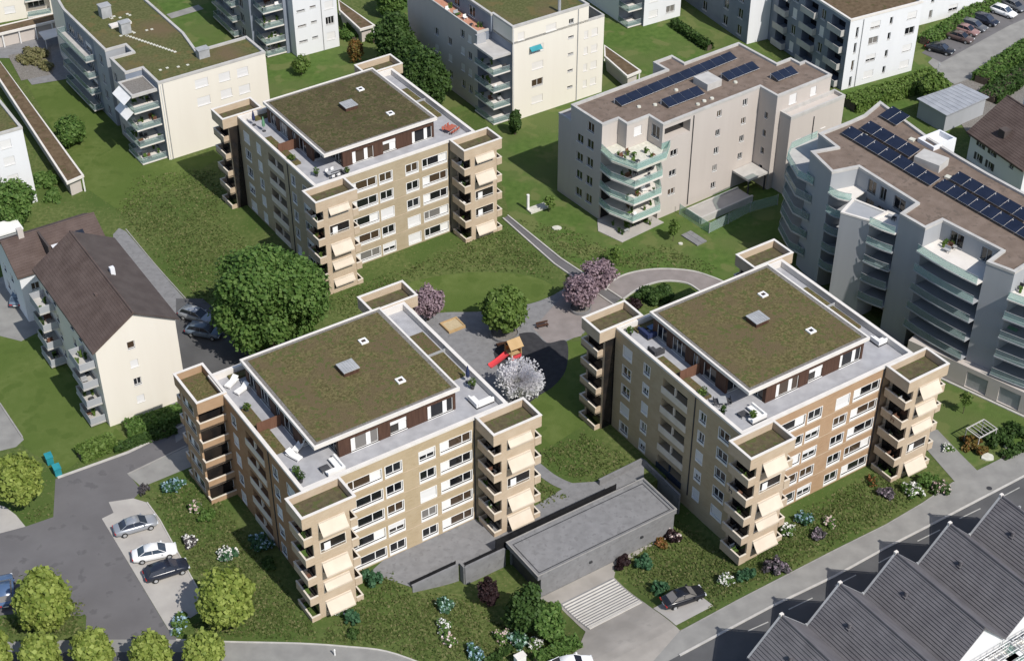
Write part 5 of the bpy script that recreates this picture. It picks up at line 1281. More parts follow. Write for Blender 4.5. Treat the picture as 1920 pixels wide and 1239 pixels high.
# ---- gabled houses
def gabled(label, fr, x0, x1, y0, y1, ze, zr, wm, rm, wins={}, over=.6, cat='house', xr=None, ze1=None, seam=False, name='gabled_house'):
    """ridge along local y"""
    t = thing(name, label, cat, (fr.o.x, fr.o.y, 0), fr.yaw)
    xr = (x0 + x1) / 2 if xr is None else xr; ze1 = ze if ze1 is None else ze1
    poly = [(x0, y0), (x1, y0), (x1, y1), (x0, y1)]
    lo = min(ze, ze1)
    facade(t, poly, -.4, lo, wins, wm, bm='blind')
    g = MB()
    for y, fl in ((y0, 1), (y1, -1)):
        pts = [(x0, y, lo), (x1, y, lo), (x1, y, ze1), (xr, y, zr), (x0, y, ze)]
        pts = [p for i, p in enumerate(pts) if i == 0 or (Vector(p) - Vector(pts[i - 1])).length > .01]
        g.face(*(pts if fl > 0 else reversed(pts)))
    if ze > lo: g.face((x0, y1, lo), (x0, y0, lo), (x0, y0, ze), (x0, y1, ze))
    if ze1 > lo: g.face((x1, y0, lo), (x1, y1, lo), (x1, y1, ze1), (x1, y0, ze1))
    obj('gable', g, wm, t)
    for sgn, xe, zz, mm in ((-1, x0, ze, rm[0]), (1, x1, ze1, rm[1])):
        r = MB(); sl = (zr - zz) / abs(xr - xe); xo = xe + sgn * over; zo = zz - sl * over
        course_roof(r, xr, zr + .12, xo, zo + .12, y0 - .35, y1 + .35, int(math.hypot(xo - xr, zr - zo) / .42), .30, .045)
        obj('roof', r, mm, t)
    rg = MB(); rg.tube((xr, y0 - .36, zr + .14), (xr, y1 + .36, zr + .14), .14, n=6); obj('ridge_tile', rg, rm[0], t)
    return t
FI = Fr(P(204, 801), 33.0)
wI = {0: [(4.7, z, 1.05, 1.15, (1.0,) if j == 3 else (.5, .5), (1, 0, 1, 0)[j]) for j, z in enumerate((2.2, 5.1, 8.1, 11.1))],
      3: [(x, z, 1.2, 1.3, (.5, .5), 0) for x in (3.0, 6.0, 12.5, 15.5) for z in (1.6, 4.6, 7.6, 10.4)]}
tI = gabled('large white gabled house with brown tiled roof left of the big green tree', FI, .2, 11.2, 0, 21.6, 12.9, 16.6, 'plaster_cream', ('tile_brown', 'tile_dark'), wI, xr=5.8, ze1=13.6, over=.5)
for y0, y1 in ((1.0, 5.0), (15.8, 19.8)):
    for z in (.5, 3.5, 6.5, 9.5):
        b = balcony(tI, [(-2.0, y0), (.18, y0), (.18, y1), (-2.0, y1)], z, 'coping_grey', rail='plaster_cool', open_edges=(1,))  # greyer slab and rail colours stand in for shade on these balconies
        furnish(FI, -1.7, y0 + .3, -.2, y1 - .3, z, 3, int(y0 * 10 + z), 'the street side balconies of the gabled house')
c = MB(); c.box(6.9, 10.0, 14.5, 7.5, 10.6, 17.0); obj('chimney', c, 'plaster_white', tI)
for (x, y) in ((4.1, 14.6), (3.8, 7.8)):
    s = MB(); s.box(x - .2, y - .3, 15.2, x + .35, y + .3, 15.55); obj('roof_vent', s, 'tile_brown', tI)
FI2 = Fr(FI.w(0, 28.5), 33.0)
FI2 = Fr(FI.w(12.3, 28.2), 123.0)
tI2 = gabled('lower gabled house with brown roof and roof window behind the large white gabled house', FI2, 0, 10.0, 0, 13.2, 8.2, 11.0, 'plaster_white', ('tile_brown', 'tile_brown'), {2: [(x, z, 1.1, 1.3) for x in (2.5, 5.5) for z in (1.5, 4.5)], 3: [(2, 5, 1.2, 1.2)]}, over=.4)
s = MB(); s.prism([(1.6, 2.2), (3.2, 2.2), (3.2, 3.4), (1.6, 3.4)], lambda p: 8.35 + .56 * p[0], lambda p: 8.5 + .56 * p[0]); obj('roof_window', s, ['pane_blue'], tI2)
s = MB(); s.box(4.6, 10.2, 10.2, 5.4, 11.0, 12.3); obj('chimney', s, 'plaster_grey', tI2)
s = MB(); s.box(.2, 8.0, 8.3, 5.0, 8.3, 11.1); obj('party_wall', s, 'tile_dark', tI2)
s = MB(); s.box(-.2, 4.3, 7.6, 2.2, 7.4, 9.9); obj('dormer', s, 'plaster_white', tI2)
hp = thing('house_porch', 'small white flat porch at the left side of the lower gabled house', 'porch', P(15, 455), R(33))
m = MB(); m.box(-2, -1.5, 2.4, 2.4, 2, 2.7); obj('roof', m, 'white', hp); m = MB(); m.box(-1.7, -1.2, 0, 2.2, 1.8, 2.39); obj('wall', m, 'plaster_cool', hp)
# houses at the upper right
FN = Fr(P(1812, 298), -63.5)
FN2 = Fr(FN.w(0, 0), -63.5 - 90)
tN = gabled('white house with brown tiled gable roof and dark window shutters at the upper right', FN2, -13, 0, 0, 13, 5.6, 10.0, 'plaster_white', ('tile_brown', 'tile_brown'), {1: [(2.6, z, 1.0, 1.3, (.5, .5), 0) for z in (1, 3.6)] + [(5.4, z, 1.0, 1.3, (.5, .5), 0) for z in (1, 3.6)] + [(10, 3.6, 1.0, 1.3)]}, over=.8)
for x in (2.6, 5.4):
    for z in (1, 3.6):
        for sg in (-1, 1): s = MB(); s.box(0.01, x + sg * .78 - .24, z, .06, x + sg * .78 + .24, z + 1.3); obj('shutter', s, 'darkmetal', tN)
s = MB(); s.box(-7.6, 3.0, 8.6, -6.9, 3.7, 11.4); obj('chimney', s, 'plaster_white', tN)
s = MB(); s.box(-2.6, 4.6, 6.4, -1.2, 6.0, 7.9); obj('dormer', s, 'tile_dark', tN)
FT = Fr(P(1775, 237), 31)
ts = thing('tin_shed', 'shed with pale blue grey tin roof beside the brown roofed house', 'shed', (FT.o.x, FT.o.y, 0), FT.yaw)
q4 = [FT.l(P(x, y, 3.6)) for x, y in ((1719, 185), (1801, 157), (1855, 182), (1775, 217))]
q4 = ccw(q4)
m = MB(); m.prism(inset(q4, .35), -.1, 3.4); obj('wall', m, 'plaster_cool', ts)
m = MB(); m.prism(q4, 3.42, 3.6); rf = obj('roof', m, 'zinc', ts)
for f in np.linspace(.1, .9, 9):
    A = Vector(q4[0]).lerp(Vector(q4[1]), f); B = Vector(q4[3]).lerp(Vector(q4[2]), f)
    m = MB(); m.tube((A.x, A.y, 3.62), (B.x, B.y, 3.62), .04, n=4); obj('roof_seam', m, 'zinc', rf)
a_ = thing('white_canopy', 'white curved porch canopy at the front of the brown roofed house', 'canopy', P(1900, 320), R(-60))
m = MB()
for i in range(8):
    t0, t1 = math.pi * i / 8, math.pi * (i + 1) / 8
    m.prism([(-1.2 * math.cos(t0), -.8), (-1.2 * math.cos(t1), -.8), (-1.2 * math.cos(t1), 2.6), (-1.2 * math.cos(t0), 2.6)], 2.2 + .5 * math.sin((t0 + t1) / 2), 2.3 + .5 * math.sin((t0 + t1) / 2))
obj('roof', m, 'white', a_)
for x in (-1.1, 1.1):
    m = MB(); m.box(x - .06, -.7, 0, x + .06, -.58, 2.2); obj('post', m, 'white', a_)
# ---- row of gabled terrace houses at lower right
ap0 = P(1686, 1040, 9.6); FS = Fr(ap0, 33.5)
names = ['grey tiled terrace house leftmost of the gabled row, cut by the bottom edge', 'second grey tiled terrace house from the left in the gabled row', 'middle grey tiled terrace house of the gabled row by the street',
         'fourth grey tiled terrace house from the left in the gabled row', 'rightmost grey tiled terrace house of the gabled row, cut by the right edge']
for i in range(-2, 3):
    s0 = .6 + 8.46 * i
    fr = Fr(FS.w(s0 - .6, 0), 33.5)
    lab = names[i + 2]
    t = thing('terrace_house', lab, 'house', (fr.o.x, fr.o.y, 0), fr.yaw, 'gabled terrace houses in the tiled row')
    zt, zv, hw, Ln = 9.5, 5.3, 4.22, 12.6
    sk = math.tan(R(3.2))
    x0 = lambda y: -y * sk
    w = MB(); wall(w, (hw, -Ln), (hw, 0), -.3, 5.2); wall(w, (hw, 0), (-hw, 0), -.3, 5.2, [(2, 3.4, 1, 2.4), (5, 6.4, 1, 2.4)]); wall(w, (-hw, 0), (-hw, -Ln), -.3, 5.2); wall(w, (-hw, -Ln), (hw, -Ln), -.3, 5.2)
    w.face((hw, 0, 5.2), (-hw, 0, 5.2), (0, 0, zt - .15)); w.face((-hw, -Ln, 5.2), (hw, -Ln, 5.2), (0, -Ln, zt - .15))
    obj('wall', w, 'plaster_white', t)
    for sg in (-1, 1):
        r = MB(); course_roof(r, 0, zt, sg * hw, zv, .35, -Ln - .3, 15, .22, .10); ro = obj('roof', r, 'tile_grey', t)
        v = MB(); n = v.add([(0, .36, zt + .1), (sg * hw, .36, zv + .1), (sg * hw, .62, zv + .1), (0, .62, zt + .1), (0, .62, zt - .22), (sg * hw, .62, zv - .22)])
        v.f += [(n, n + 1, n + 2, n + 3), (n + 3, n + 2, n + 5, n + 4)]; v.mi += [0, 0]
        obj('verge', v, 'greymetal', t)
    rg = MB(); rg.tube((0, .5, zt + .06), (0, -Ln - .3, zt + .06), .15, n=6); obj('ridge_tile', rg, 'tile_grey', t)
    cp = MB(); cp.box(-.22, .33, zt - .05, .22, .66, zt + .26); obj('ridge_cap', cp, 'coping', t)
    gt = MB(); gt.box(hw - .28, -Ln, zv - .12, hw + .0, .5, zv + .06); gt.box(hw - .25, .3, zv + .06, hw - .02, .56, zv + .42); obj('gutter', gt, 'greymetal', t)
    vt = MB(); vt.tube((-2.1, -3.6, 7.2), (-2.1, -3.6, 8.1), .2, .2, 8); vt.box(-2.4, -3.85, 7.15, -1.8, -3.35, 7.42); obj('roof_vent', vt, 'tile_grey', t)
    # stepped white back storey with balcony
    bk = MB(); bk.box(-hw + .02, -Ln - 3.4, -.3, hw - .02, -Ln - .32, 3.6); obj('rear_wing', bk, 'plaster_white', t)
    balcony(t, [(-hw + .05, -Ln - 3.4), (hw - .05, -Ln - 3.4), (hw - .05, -Ln - .35), (-hw + .05, -Ln - .35)], 3.85, 'coping', rail='glass_clear', open_edges=(2,))
    rl = MB(); rq = random.Random(i)
    for yy in (-Ln - 3.3, -Ln - 2.2, -Ln - 1.0):
        for k_ in range(9):
            x = -hw + .2 + k_ * (2 * hw - .4) / 8; rl.tube((x, yy, 3.85), (x, yy, 5.6), .045, n=5)
        for z in (4.4, 5.0, 5.6): rl.tube((-hw + .1, yy, z), (hw - .1, yy, z), .045, n=5)
    for k_ in range(9):
        x = -hw + .2 + k_ * (2 * hw - .4) / 8; rl.tube((x, -Ln - 3.3, 5.6), (x, -Ln - 1.0, 5.6), .045, n=5)
    for k_ in range(5):
        x = rq.uniform(-hw + .5, hw - 1.6); yy = -Ln - rq.choice([1.7, 2.8]); rl.box(x, yy - .3, 5.62, x + rq.uniform(1, 2), yy + .3, 5.68)
    obj('scaffold', rl, 'white', t)

# a few pots and chairs on the tower balconies of the brick blocks
ordn = ['the lowest', 'the second', 'the third', 'the fourth', 'the highest']
for fr, bn, sd in ((FA, 'the car park block', 200), (FB, 'the garage block', 300), (FC, 'the rear brick block', 400)):
    for k in range(5):
        furnish(fr, -1.8, -3.3, -1.4, -1.4, ZK[k] + .03, 2, sd + k, ordn[k] + ' balcony of the front tower, ' + bn[4:])
        furnish(fr, 23.1, -3.2, 23.5, -1.4, ZK[k] + .03, 2, sd + 10 + k, ordn[k] + ' balcony of the right tower, ' + bn[4:])
# ================================================================== vegetation
def quads(name, C, N_, size, mats, asp=1.0, up=None):
    """leaf quads: centres C, normals N_, per-leaf size"""
    n = len(C)
    ref = rng.normal(size=(n, 3))
    a = np.cross(N_, ref); a /= np.linalg.norm(a, axis=1)[:, None] + 1e-9
    b = np.cross(N_, a); b /= np.linalg.norm(b, axis=1)[:, None] + 1e-9
    s = (size * rng.uniform(.65, 1.35, n))[:, None] * .5
    a = a * s; b = b * s * asp
    V = np.stack([C - a - b * .6, C + a - b, C + a * .7 + b, C - a + b * .8], axis=1).reshape(-1, 3)
    me = bpy.data.meshes.new(name)
    me.vertices.add(4 * n); me.vertices.foreach_set('co', V.ravel().astype(np.float32))
    me.loops.add(4 * n); me.loops.foreach_set('vertex_index', np.arange(4 * n, dtype=np.int32))
    me.polygons.add(n); me.polygons.foreach_set('loop_start', np.arange(0, 4 * n, 4, dtype=np.int32))
    me.polygons.foreach_set('loop_total', np.full(n, 4, dtype=np.int32))
    me.materials.append(M[mats]); me.update(calc_edges=True)
    return me
def crown_pts(lobes, n, inner=.5):
    L_ = np.array(lobes, float)
    w = (L_[:, 3] * L_[:, 4] + L_[:, 3] * L_[:, 5]); w /= w.sum()
    idx = rng.choice(len(L_), n, p=w)
    d = rng.normal(size=(n, 3)); d /= np.linalg.norm(d, axis=1)[:, None]
    r = inner + (1 - inner) * rng.random(n) ** .55
    r *= rng.choice([1.0, 1.0, 1.22, 1.08, .9], n)
    c = L_[idx, :3] + d * L_[idx, 3:6] * r[:, None]
    nn = d * .8 + rng.normal(size=(n, 3)) * .6 + np.array([0, 0, .35])
    nn /= np.linalg.norm(nn, axis=1)[:, None]
    k = c[:, 2] > 0.08
    return c[k], nn[k]
def lobed(rx, rz, zc, n, seed, small=.42, egg=0.0):
    r = random.Random(seed); out = [(0, 0, zc, rx * .80, rx * .80, rz * .82)]
    for i in range(n):
        z = r.uniform(-.95, .95); a = i * 2.399 + r.uniform(-.3, .3); q = math.sqrt(1 - z * z)
        f = r.uniform(.60, .78); s = r.uniform(small * .7, small * 1.2)
        wd = 1 - egg * max(0, z)
        out.append((math.cos(a) * q * rx * f * wd, math.sin(a) * q * rx * f * wd, zc + z * rz * f, rx * s, rx * s, rz * s * .9))
    return out
def trunk_mesh(h, r, rx, zc, seed, nl=6):
    b = MB(); r_ = random.Random(seed)
    b.tube((0, 0, -.3), (.05, 0, h * .55), r, r * .75, 8); b.tube((.05, 0, h * .55), (.0, .05, zc), r * .75, r * .4, 8)
    for i in range(nl):
        a = i * 6.28 / nl + r_.uniform(-.4, .4); z0 = h * r_.uniform(.45, .95)
        b.tube((0, 0, z0), (math.cos(a) * rx * .6, math.sin(a) * rx * .6, zc + r_.uniform(-.2, .5) * rx), r * .45, r * .12, 6)
    return b.mesh('trunk', 'bark')
_tm = {}
def tree(px, py, rx, rz, zc, label, leaf='leaf_mid', n=6000, size=.35, lobes=14, seed=1, group=None, name='tree', tr=.2, key=None, th=None, egg=0.0, small=.42, inner=.5, cat='tree', ground=None, rot=None):
    p = G(px, py) if ground is None else ground
    if key and key in _tm: cm, tm = _tm[key]
    else:
        c, nn = crown_pts(lobed(rx, rz, zc, lobes, seed, small, egg), n, inner)
        cm = quads('crown', c, nn, size, leaf); tm = trunk_mesh(th or zc * .8, tr, rx, zc, seed)
        if key: _tm[key] = (cm, tm)
    t = thing(name, label, cat, p, (random.Random(seed * 7 + int(px)).uniform(0, 6.28) if rot is None else rot), group)
    obj('trunk', tm, None, t); obj('crown', cm, None, t)
    return t
# the big dark tree: several crowns grown together
bs = (1.16, 1.12, 1.36)
big = thing('tree', 'very large dark green round tree beside the grey drive and parked cars', 'tree', P(512, 655), 0)
lb = [(0, 0, 7.2, 5.0, 4.6, 4.2)]
r_ = random.Random(5)
for i in range(34):
    z = r_.uniform(-.9, 1); a = i * 2.399; q = math.sqrt(1 - z * z)
    lb.append((math.cos(a) * q * 5.0, math.sin(a) * q * 4.4, 6.6 + z * 4.3, r_.uniform(1.7, 2.7), r_.uniform(1.7, 2.7), r_.uniform(1.3, 2.0)))
lb = [tuple(l[i] * bs[i % 3] for i in range(6)) for l in lb]
c, nn = crown_pts(lb, 52000, .5); obj('crown', quads('crown', c, nn, .42, 'leaf_mid'), None, big)
obj('trunk', trunk_mesh(5.5, .5, 5, 7, 3, 9), None, big)
# street and yard trees
tree(430, 1176, 3.5, 4.1, 5.0, 'egg shaped yellow green tree beside the parking bays in front of the brick block', 'leaf_lime', 11000, .44, 70, 1, 'yellow green egg shaped trees', 'lime_tree', key='lime', egg=.25, small=.22, inner=.45)
tree(95, 1180, 3.5, 4.1, 5.0, 'egg shaped yellow green tree left of the asphalt car park beside the blue car', 'leaf_lime', 11000, .44, 70, 1, 'yellow green egg shaped trees', 'lime_tree', key='lime', egg=.25)
tree(45, 948, 3.3, 3.6, 4.6, 'yellow green tree at the left edge next to the teal bins', 'leaf_lime', 11000, .44, 70, 2, 'yellow green egg shaped trees', 'lime_tree', key='lime2', egg=.2, small=.22, inner=.45)
for i, (x, y, w) in enumerate(((-8, 1256, 'farthest left, cut by the picture corner'), (85, 1264, 'second from the left'), (181, 1256, 'third from the left'), (289, 1264, 'fourth from the left'), (389, 1260, 'rightmost'))):
    tree(x, y, 2.5, 3.0, 3.4, 'small yellow green street tree along the bottom edge, ' + w, 'leaf_lime', 5600, .40, 44, 3, 'small street trees along the bottom edge', 'lime_tree', key='lime3', egg=.3, small=.24, inner=.45)
tree(946, 627, 3.7, 3.3, 4.5, 'round fresh green tree in the circular bed of the courtyard', 'leaf_fresh', 10000, .42, 50, 6, None, 'tree', small=.24, inner=.42)
tree(1088, 580, 2.9, 2.6, 3.6, 'pink blossom tree in the round bed of the pinkish plaza', 'leaf_pink', 3900, .28, 22, 8, 'pink blossom trees', 'blossom_tree', small=.34, inner=.15)
tree(1122, 545, 2.7, 2.4, 3.2, 'pink blossom tree leaning over the straight footpath', 'leaf_pink', 3400, .28, 20, 9, 'pink blossom trees', 'blossom_tree', small=.34, inner=.35)
tree(803, 600, 2.6, 2.4, 3.3, 'pink blossom tree half hidden behind the roof of the nearest brick block', 'leaf_pink', 3200, .28, 20, 10, 'pink blossom trees', 'blossom_tree', small=.34, inner=.35)
# the white blossoming tree: fine twigs radiating from the trunk
wt = thing('blossom_tree', 'white blossoming tree of fine radiating twigs by the red slide', 'tree', P(975, 752), 0)
n = 11000; br_ = rng.normal(size=(70, 3)); br_[:, 2] = br_[:, 2] * .8 + .25; br_ /= np.linalg.norm(br_, axis=1)[:, None]; d = br_[rng.integers(0, 70, n)] + rng.normal(size=(n, 3)) * .16; d /= np.linalg.norm(d, axis=1)[:, None]; rr_ = (.2 + .8 * rng.random(n) ** .7) * rng.uniform(.8, 1.2, n)
c = np.array([0, 0, 3.6]) + d * rr_[:, None] * np.array([2.9, 2.9, 2.9]); nn = np.cross(d, rng.normal(size=(n, 3))); nn /= np.linalg.norm(nn, axis=1)[:, None]
k = c[:, 2] > .2; obj('crown', quads('crown', c[k], nn[k], .22, 'leaf_white', 1.0), None, wt)
b = MB(); b.tube((0, 0, -.2), (0, 0, 2.6), .18, .12, 7); r_ = random.Random(2)
for i in range(150):
    v = Vector((r_.gauss(0, 1), r_.gauss(0, 1), r_.gauss(0, 1))).normalized(); b.tube((0, 0, 2.2 + r_.random()), Vector((0, 0, 3.6)) + v * 2.9 * r_.uniform(.8, 1.05), .035, .012, 4, False)
obj('trunk', b, 'stone', wt)
# dark trees behind the rear block
tree(742, 135, 3.8, 5.4, 6.2, 'dark evergreen tree nearest the slit window block behind the rear brick block', 'leaf_dark', 15000, .42, 26, 11, 'dark evergreen trees behind the rear brick block', small=.34, inner=.6)
tree(800, 205, 3.9, 5.8, 6.6, 'dark evergreen tree against the cream block behind the rear brick block', 'leaf_dark', 16000, .42, 28, 12, 'dark evergreen trees behind the rear brick block', small=.34, inner=.6)
tree(770, 165, 3.2, 4.6, 5.2, 'dark evergreen tree in the middle of the group behind the rear brick block', 'leaf_dark', 11000, .42, 20, 13, 'dark evergreen trees behind the rear brick block', small=.34, inner=.6)
tree(735, 30, 3.0, 3.0, 4.0, 'mid green tree at the top edge beside the planted shed', 'leaf_mid', 6000, .42, 16, 14)
tree(668, 118, 1.7, 2.0, 2.4, 'orange and green young tree behind the rear brick block', 'leaf_autumn', 1800, .32, 10, 15, inner=.3)
tree(566, 140, 1.7, 1.6, 2.2, 'sparse yellow green young tree on the lawn behind the rear brick block', 'leaf_fresh', 1100, .30, 10, 16, inner=.2, tr=.08)
tree(966, 252, 1.2, 2.2, 2.5, 'small dark conifer on the lawn left of the warm grey block', 'leaf_dark', 2200, .34, 12, 17, egg=.6, name='conifer')
tree(137, 272, 2.4, 2.8, 3.0, 'bushy dark green conifer on the upper left lawn', 'leaf_mid', 6000, .38, 18, 18, egg=.5, name='conifer')
tree(30, 425, 3.1, 4.0, 4.6, 'dense green tree in front of the white block at the left edge', 'leaf_mid', 9000, .42, 20, 19, egg=.3)
tree(985, 1180, 2.3, 3.0, 3.5, 'loose dark green tree at the open end of the garage', 'leaf_dark', 4600, .34, 22, 20, inner=.15)
tree(1030, 1195, 1.9, 2.2, 2.6, 'small loose green tree beside the slatted ramp', 'leaf_mid', 3400, .32, 14, 21, inner=.3)
tree(915, 1135, 1.2, 2.0, 2.2, 'dark maroon leaved shrub tree against the tall retaining wall', 'leaf_maroon', 1900, .28, 10, 22, inner=.3)
tree(1745, 190, 2.6, 2.4, 3.0, 'round fresh green tree beside the tin roofed shed', 'leaf_fresh', 3600, .38, 16, 23, inner=.3)
def sapling(x, y, h, label, leaf='leaf_fresh', w=.9, n=380):
    tree(x, y, w, h * .38, h * .6, label, leaf, n, .26, 6, int(x), 'young saplings on the lawn', 'sapling', tr=.05, inner=.1, th=h * .4)
sapling(1153, 500, 4.0, 'thin sapling below the ground terrace of the warm grey block')
sapling(1262, 452, 4.2, 'thin leafy sapling by the glass fence of the warm grey block', n=650)
sapling(1030, 398, 3.2, 'thin sapling beside the concrete slab with a vent pipe')
sapling(1805, 775, 4.0, 'thin sapling on the small lawn beside the terraced block', n=260)
sapling(1425, 1010, 1.6, 'tiny sapling at the foot of the amber block front tower', 'leaf_mid', .5, 200)
# bushes, hedges
def bush(px, py, rx, rz, label, leaf='leaf_mid', n=1500, size=.28, seed=1, group=None, name='shrub', fl=None, nf=150, fsize=.2, ry=None, inner=.35, cat='shrub'):
    p = G(px, py); t = thing(name, label, cat, p, random.Random(seed).uniform(0, 6.28), group)
    r = random.Random(seed); lo = [(0, 0, rz * .45, rx * .5, rx * .5, rz * .45)]
    for i in range(11):
        a = i * 2.399 + r.uniform(-.5, .5); q = r.uniform(.3, .95); k_ = r.uniform(.16, .36); lo.append((math.cos(a) * rx * q, math.sin(a) * rx * q * .8, rz * r.uniform(.2, .85) * (1.15 - q * .5), rx * k_, rx * k_, rz * k_ * 1.2))
    c, nn = crown_pts(lo, n, inner); obj('foliage', quads('foliage', c, nn, size, leaf), None, t)
    b = MB()
    for i in range(6): b.tube((0, 0, -.2), (r.uniform(-.6, .6) * rx, r.uniform(-.6, .6) * rx, rz * .7), .03, .015, 5)
    obj('stem', b, 'bark', t)
    if fl:
        c, nn = crown_pts(lo, nf, .92)
        c = c + np.array([0, 0, .06]); cc = np.repeat(c, 4, axis=0) + rng.normal(size=(len(c) * 4, 3)) * fsize * .35; n4 = np.repeat(nn, 4, axis=0) + rng.normal(size=(len(c) * 4, 3)) * .5
        n4 /= np.linalg.norm(n4, axis=1)[:, None]
        obj('blossom', quads('blossom', cc, n4, fsize, fl), None, t)
FLW = [
 (325, 918, 1.7, 1.3, 'leaf_teal', 'fl_blue', 'pale blue flowering shrub at the foot of the left shaded tower'),
 (368, 955, 1.1, 1.1, 'leaf_mid', 'fl_pink', 'pinkish white flowering shrub in front of the left shaded tower'),
 (390, 970, 1.3, 1.0, 'leaf_mid', None, 'plain green shrub right of the pinkish shrub by the left shaded tower'),
 (357, 1020, 1.0, 1.0, 'leaf_grey', 'fl_white', 'small white flowering shrub on the lawn beside the white car'),
 (424, 1042, 1.4, .9, 'leaf_teal', 'fl_white', 'white flowering shrub just behind the egg shaped tree in front of the brick block'),
 (488, 1022, 1.6, 1.1, 'leaf_teal', 'fl_blue', 'blue flowering shrub in the shade of the nearest brick block'),
 (505, 1060, 1.2, 1.0, 'leaf_dark', None, 'dark green shrub in the shade of the nearest brick block'),
 (336, 1172, 1.6, 1.1, 'leaf_mid', 'fl_blue', 'blue and white flowering shrub at the lower corner of the parking bays'),
 (832, 1143, 1.2, 1.5, 'leaf_teal', 'fl_teal', 'pale teal flowering shrub on the lawn before the low retaining wall'),
 (834, 1182, 1.1, 1.3, 'leaf_mid', 'fl_white', 'white flowering shrub just below the pale teal shrub on the front lawn'),
 (840, 1205, 1.0, 1.0, 'leaf_mid', 'fl_pink', 'pale pink flowering shrub lowest in the column of shrubs on the front lawn'),
 (893, 1232, 1.4, 1.5, 'leaf_teal', 'fl_blue', 'pale blue flowering shrub at the bottom edge left of the hedge'),
 (975, 1205, 1.7, 1.5, 'leaf_teal', 'fl_teal', 'large pale teal flowering shrub below the loose dark green tree'),
 (942, 1200, 1.4, 1.1, 'leaf_mid', 'fl_pink', 'pinkish flowering shrub left of the large pale teal shrub'),
 (1003, 1212, 1.1, .9, 'leaf_mid', 'fl_white', 'cream flowering shrub right of the large pale teal shrub'),
 (1262, 1010, 1.2, 1.1, 'leaf_maroon', 'fl_pink', 'pale pink flowering shrub at the corner between garage and amber block'),
 (1240, 1022, 1.0, .8, 'leaf_autumn', 'fl_rust', 'low rusty shrub beside the pale pink shrub near the garage'),
 (1166, 1058, 1.3, 1.1, 'leaf_maroon', None, 'dark maroon shrub at the tip of the lawn by the slatted ramp'),
 (1206, 1062, 1.3, 1.5, 'leaf_teal', None, 'blue green round shrub right of the dark maroon shrub'),
 (1240, 1105, 1.3, 1.2, 'leaf_teal', None, 'blue green round shrub behind the black car on its pad'),
 (1362, 1090, 1.1, 1.0, 'leaf_mid', 'fl_white', 'white flowering shrub below the front tower of the amber block'),
 (1400, 1082, 1.3, 1.2, 'leaf_teal', None, 'green shrub against the foot of the amber block front tower'),
 (1455, 1068, 1.5, 1.5, 'leaf_grey', 'fl_purple', 'grey mauve shrub right of the amber block front tower'),
 (1506, 978, 1.4, 1.2, 'leaf_teal', 'fl_blue', 'pale blue flowering shrub against the amber wall of the right hand block'),
 (1475, 1000, 1.2, 1.3, 'leaf_mid', 'fl_white', 'white flowering shrub beside the front tower at the amber wall'),
 (1555, 983, 1.0, .9, 'leaf_mid', 'fl_pink', 'pink and white flowering shrub in the middle of the street side lawn'),
 (1534, 1006, 1.1, 1.0, 'leaf_grey', 'fl_purple', 'mauve shrub lower in the middle of the street side lawn'),
 (1660, 928, 1.2, 1.0, 'leaf_grey', 'fl_purple', 'mauve flowering shrub left of the big white shrub near the street corner'),
 (1708, 924, 1.7, 1.5, 'leaf_mid', 'fl_white', 'big white flowering shrub at the foot of the right hand tower'),
 (1735, 905, 1.6, 1.7, 'leaf_mid', None, 'tall green shrub between the white shrub and the pink shrub at the street corner'),
 (1762, 920, 1.4, 1.3, 'leaf_dark', 'fl_pink', 'pale pink flowering shrub at the street corner of the lawn'),
 (1635, 905, .9, .8, 'leaf_dark', 'fl_rust', 'small rusty shrub against the right hand tower wall'),
 (696, 1090, 1.4, 1.5, 'leaf_teal', None, 'blue green round shrub where the forecourt meets the nearest brick block'),
 (664, 1165, 1.1, 1.6, 'leaf_teal', None, 'tall blue green shrub right of the nearest tower foot'),
 (638, 1150, .9, .8, 'leaf_dark', 'fl_white', 'small white flowering shrub under the lowest awning of the nearest tower'),
 (664, 1190, .8, .9, 'leaf_dark', None, 'small dark shrub just below the tall blue green shrub'),
]
for i, (x, y, rx, rz, lf, fl, lab) in enumerate(FLW):
    bush(x, y, rx * .95, rz, lab, lf, 900 if fl else 1000, .26, 100 + i, 'garden shrubs round the brick blocks', 'flowering_shrub' if fl else 'shrub', fl, 85 if fl in ('fl_white', 'fl_teal', 'fl_blue') else 60, .19, inner=.15)
bush(1228, 562, 3.0, 1.6, 'wide dark green shrub in the curved bed beside the amber block', 'leaf_dark', 4000, .32, 70)
bush(1190, 575, 1.6, 1.0, 'low maroon brown shrub left of the wide green shrub in the curved bed', 'leaf_maroon', 900, .28, 71)
bush(85, 345, 2.2, 2.0, 'green bush between the white block and the long shed', 'leaf_mid', 2400, .36, 72)
bush(100, 372, 1.8, 1.4, 'lower green bush near the end of the long shed', 'leaf_mid', 1600, .36, 73)
bush(60, 112, 3.0, 1.6, 'pale dry bushy grasses in the gravel bed at upper left', 'leaf_dry', 2600, .34, 74)
bush(85, 128, 2.0, 1.2, 'smaller dry tuft of grasses at the corner of the gravel bed', 'leaf_dry', 1200, .34, 75)
bush(1822, 838, 1.8, 1.3, 'brownish shrub left of the white pergola', 'leaf_autumn', 1300, .3, 76)
bush(1868, 826, 2.2, 1.6, 'dark green shrub right of the white pergola', 'leaf_dark', 2200, .3, 77)
bush(1908, 815, 1.8, 1.5, 'dark shrub at the right edge by the street garden', 'leaf_dark', 1700, .3, 78)
bush(1775, 842, .9, .6, 'small pale flowering shrub at the bend of the pavement', 'leaf_mid', 500, .24, 79, fl='fl_white', nf=50)
bush(268, 922, .9, .9, 'bare twiggy shrub at the corner of the paved strip', 'leaf_grey', 300, .2, 80)
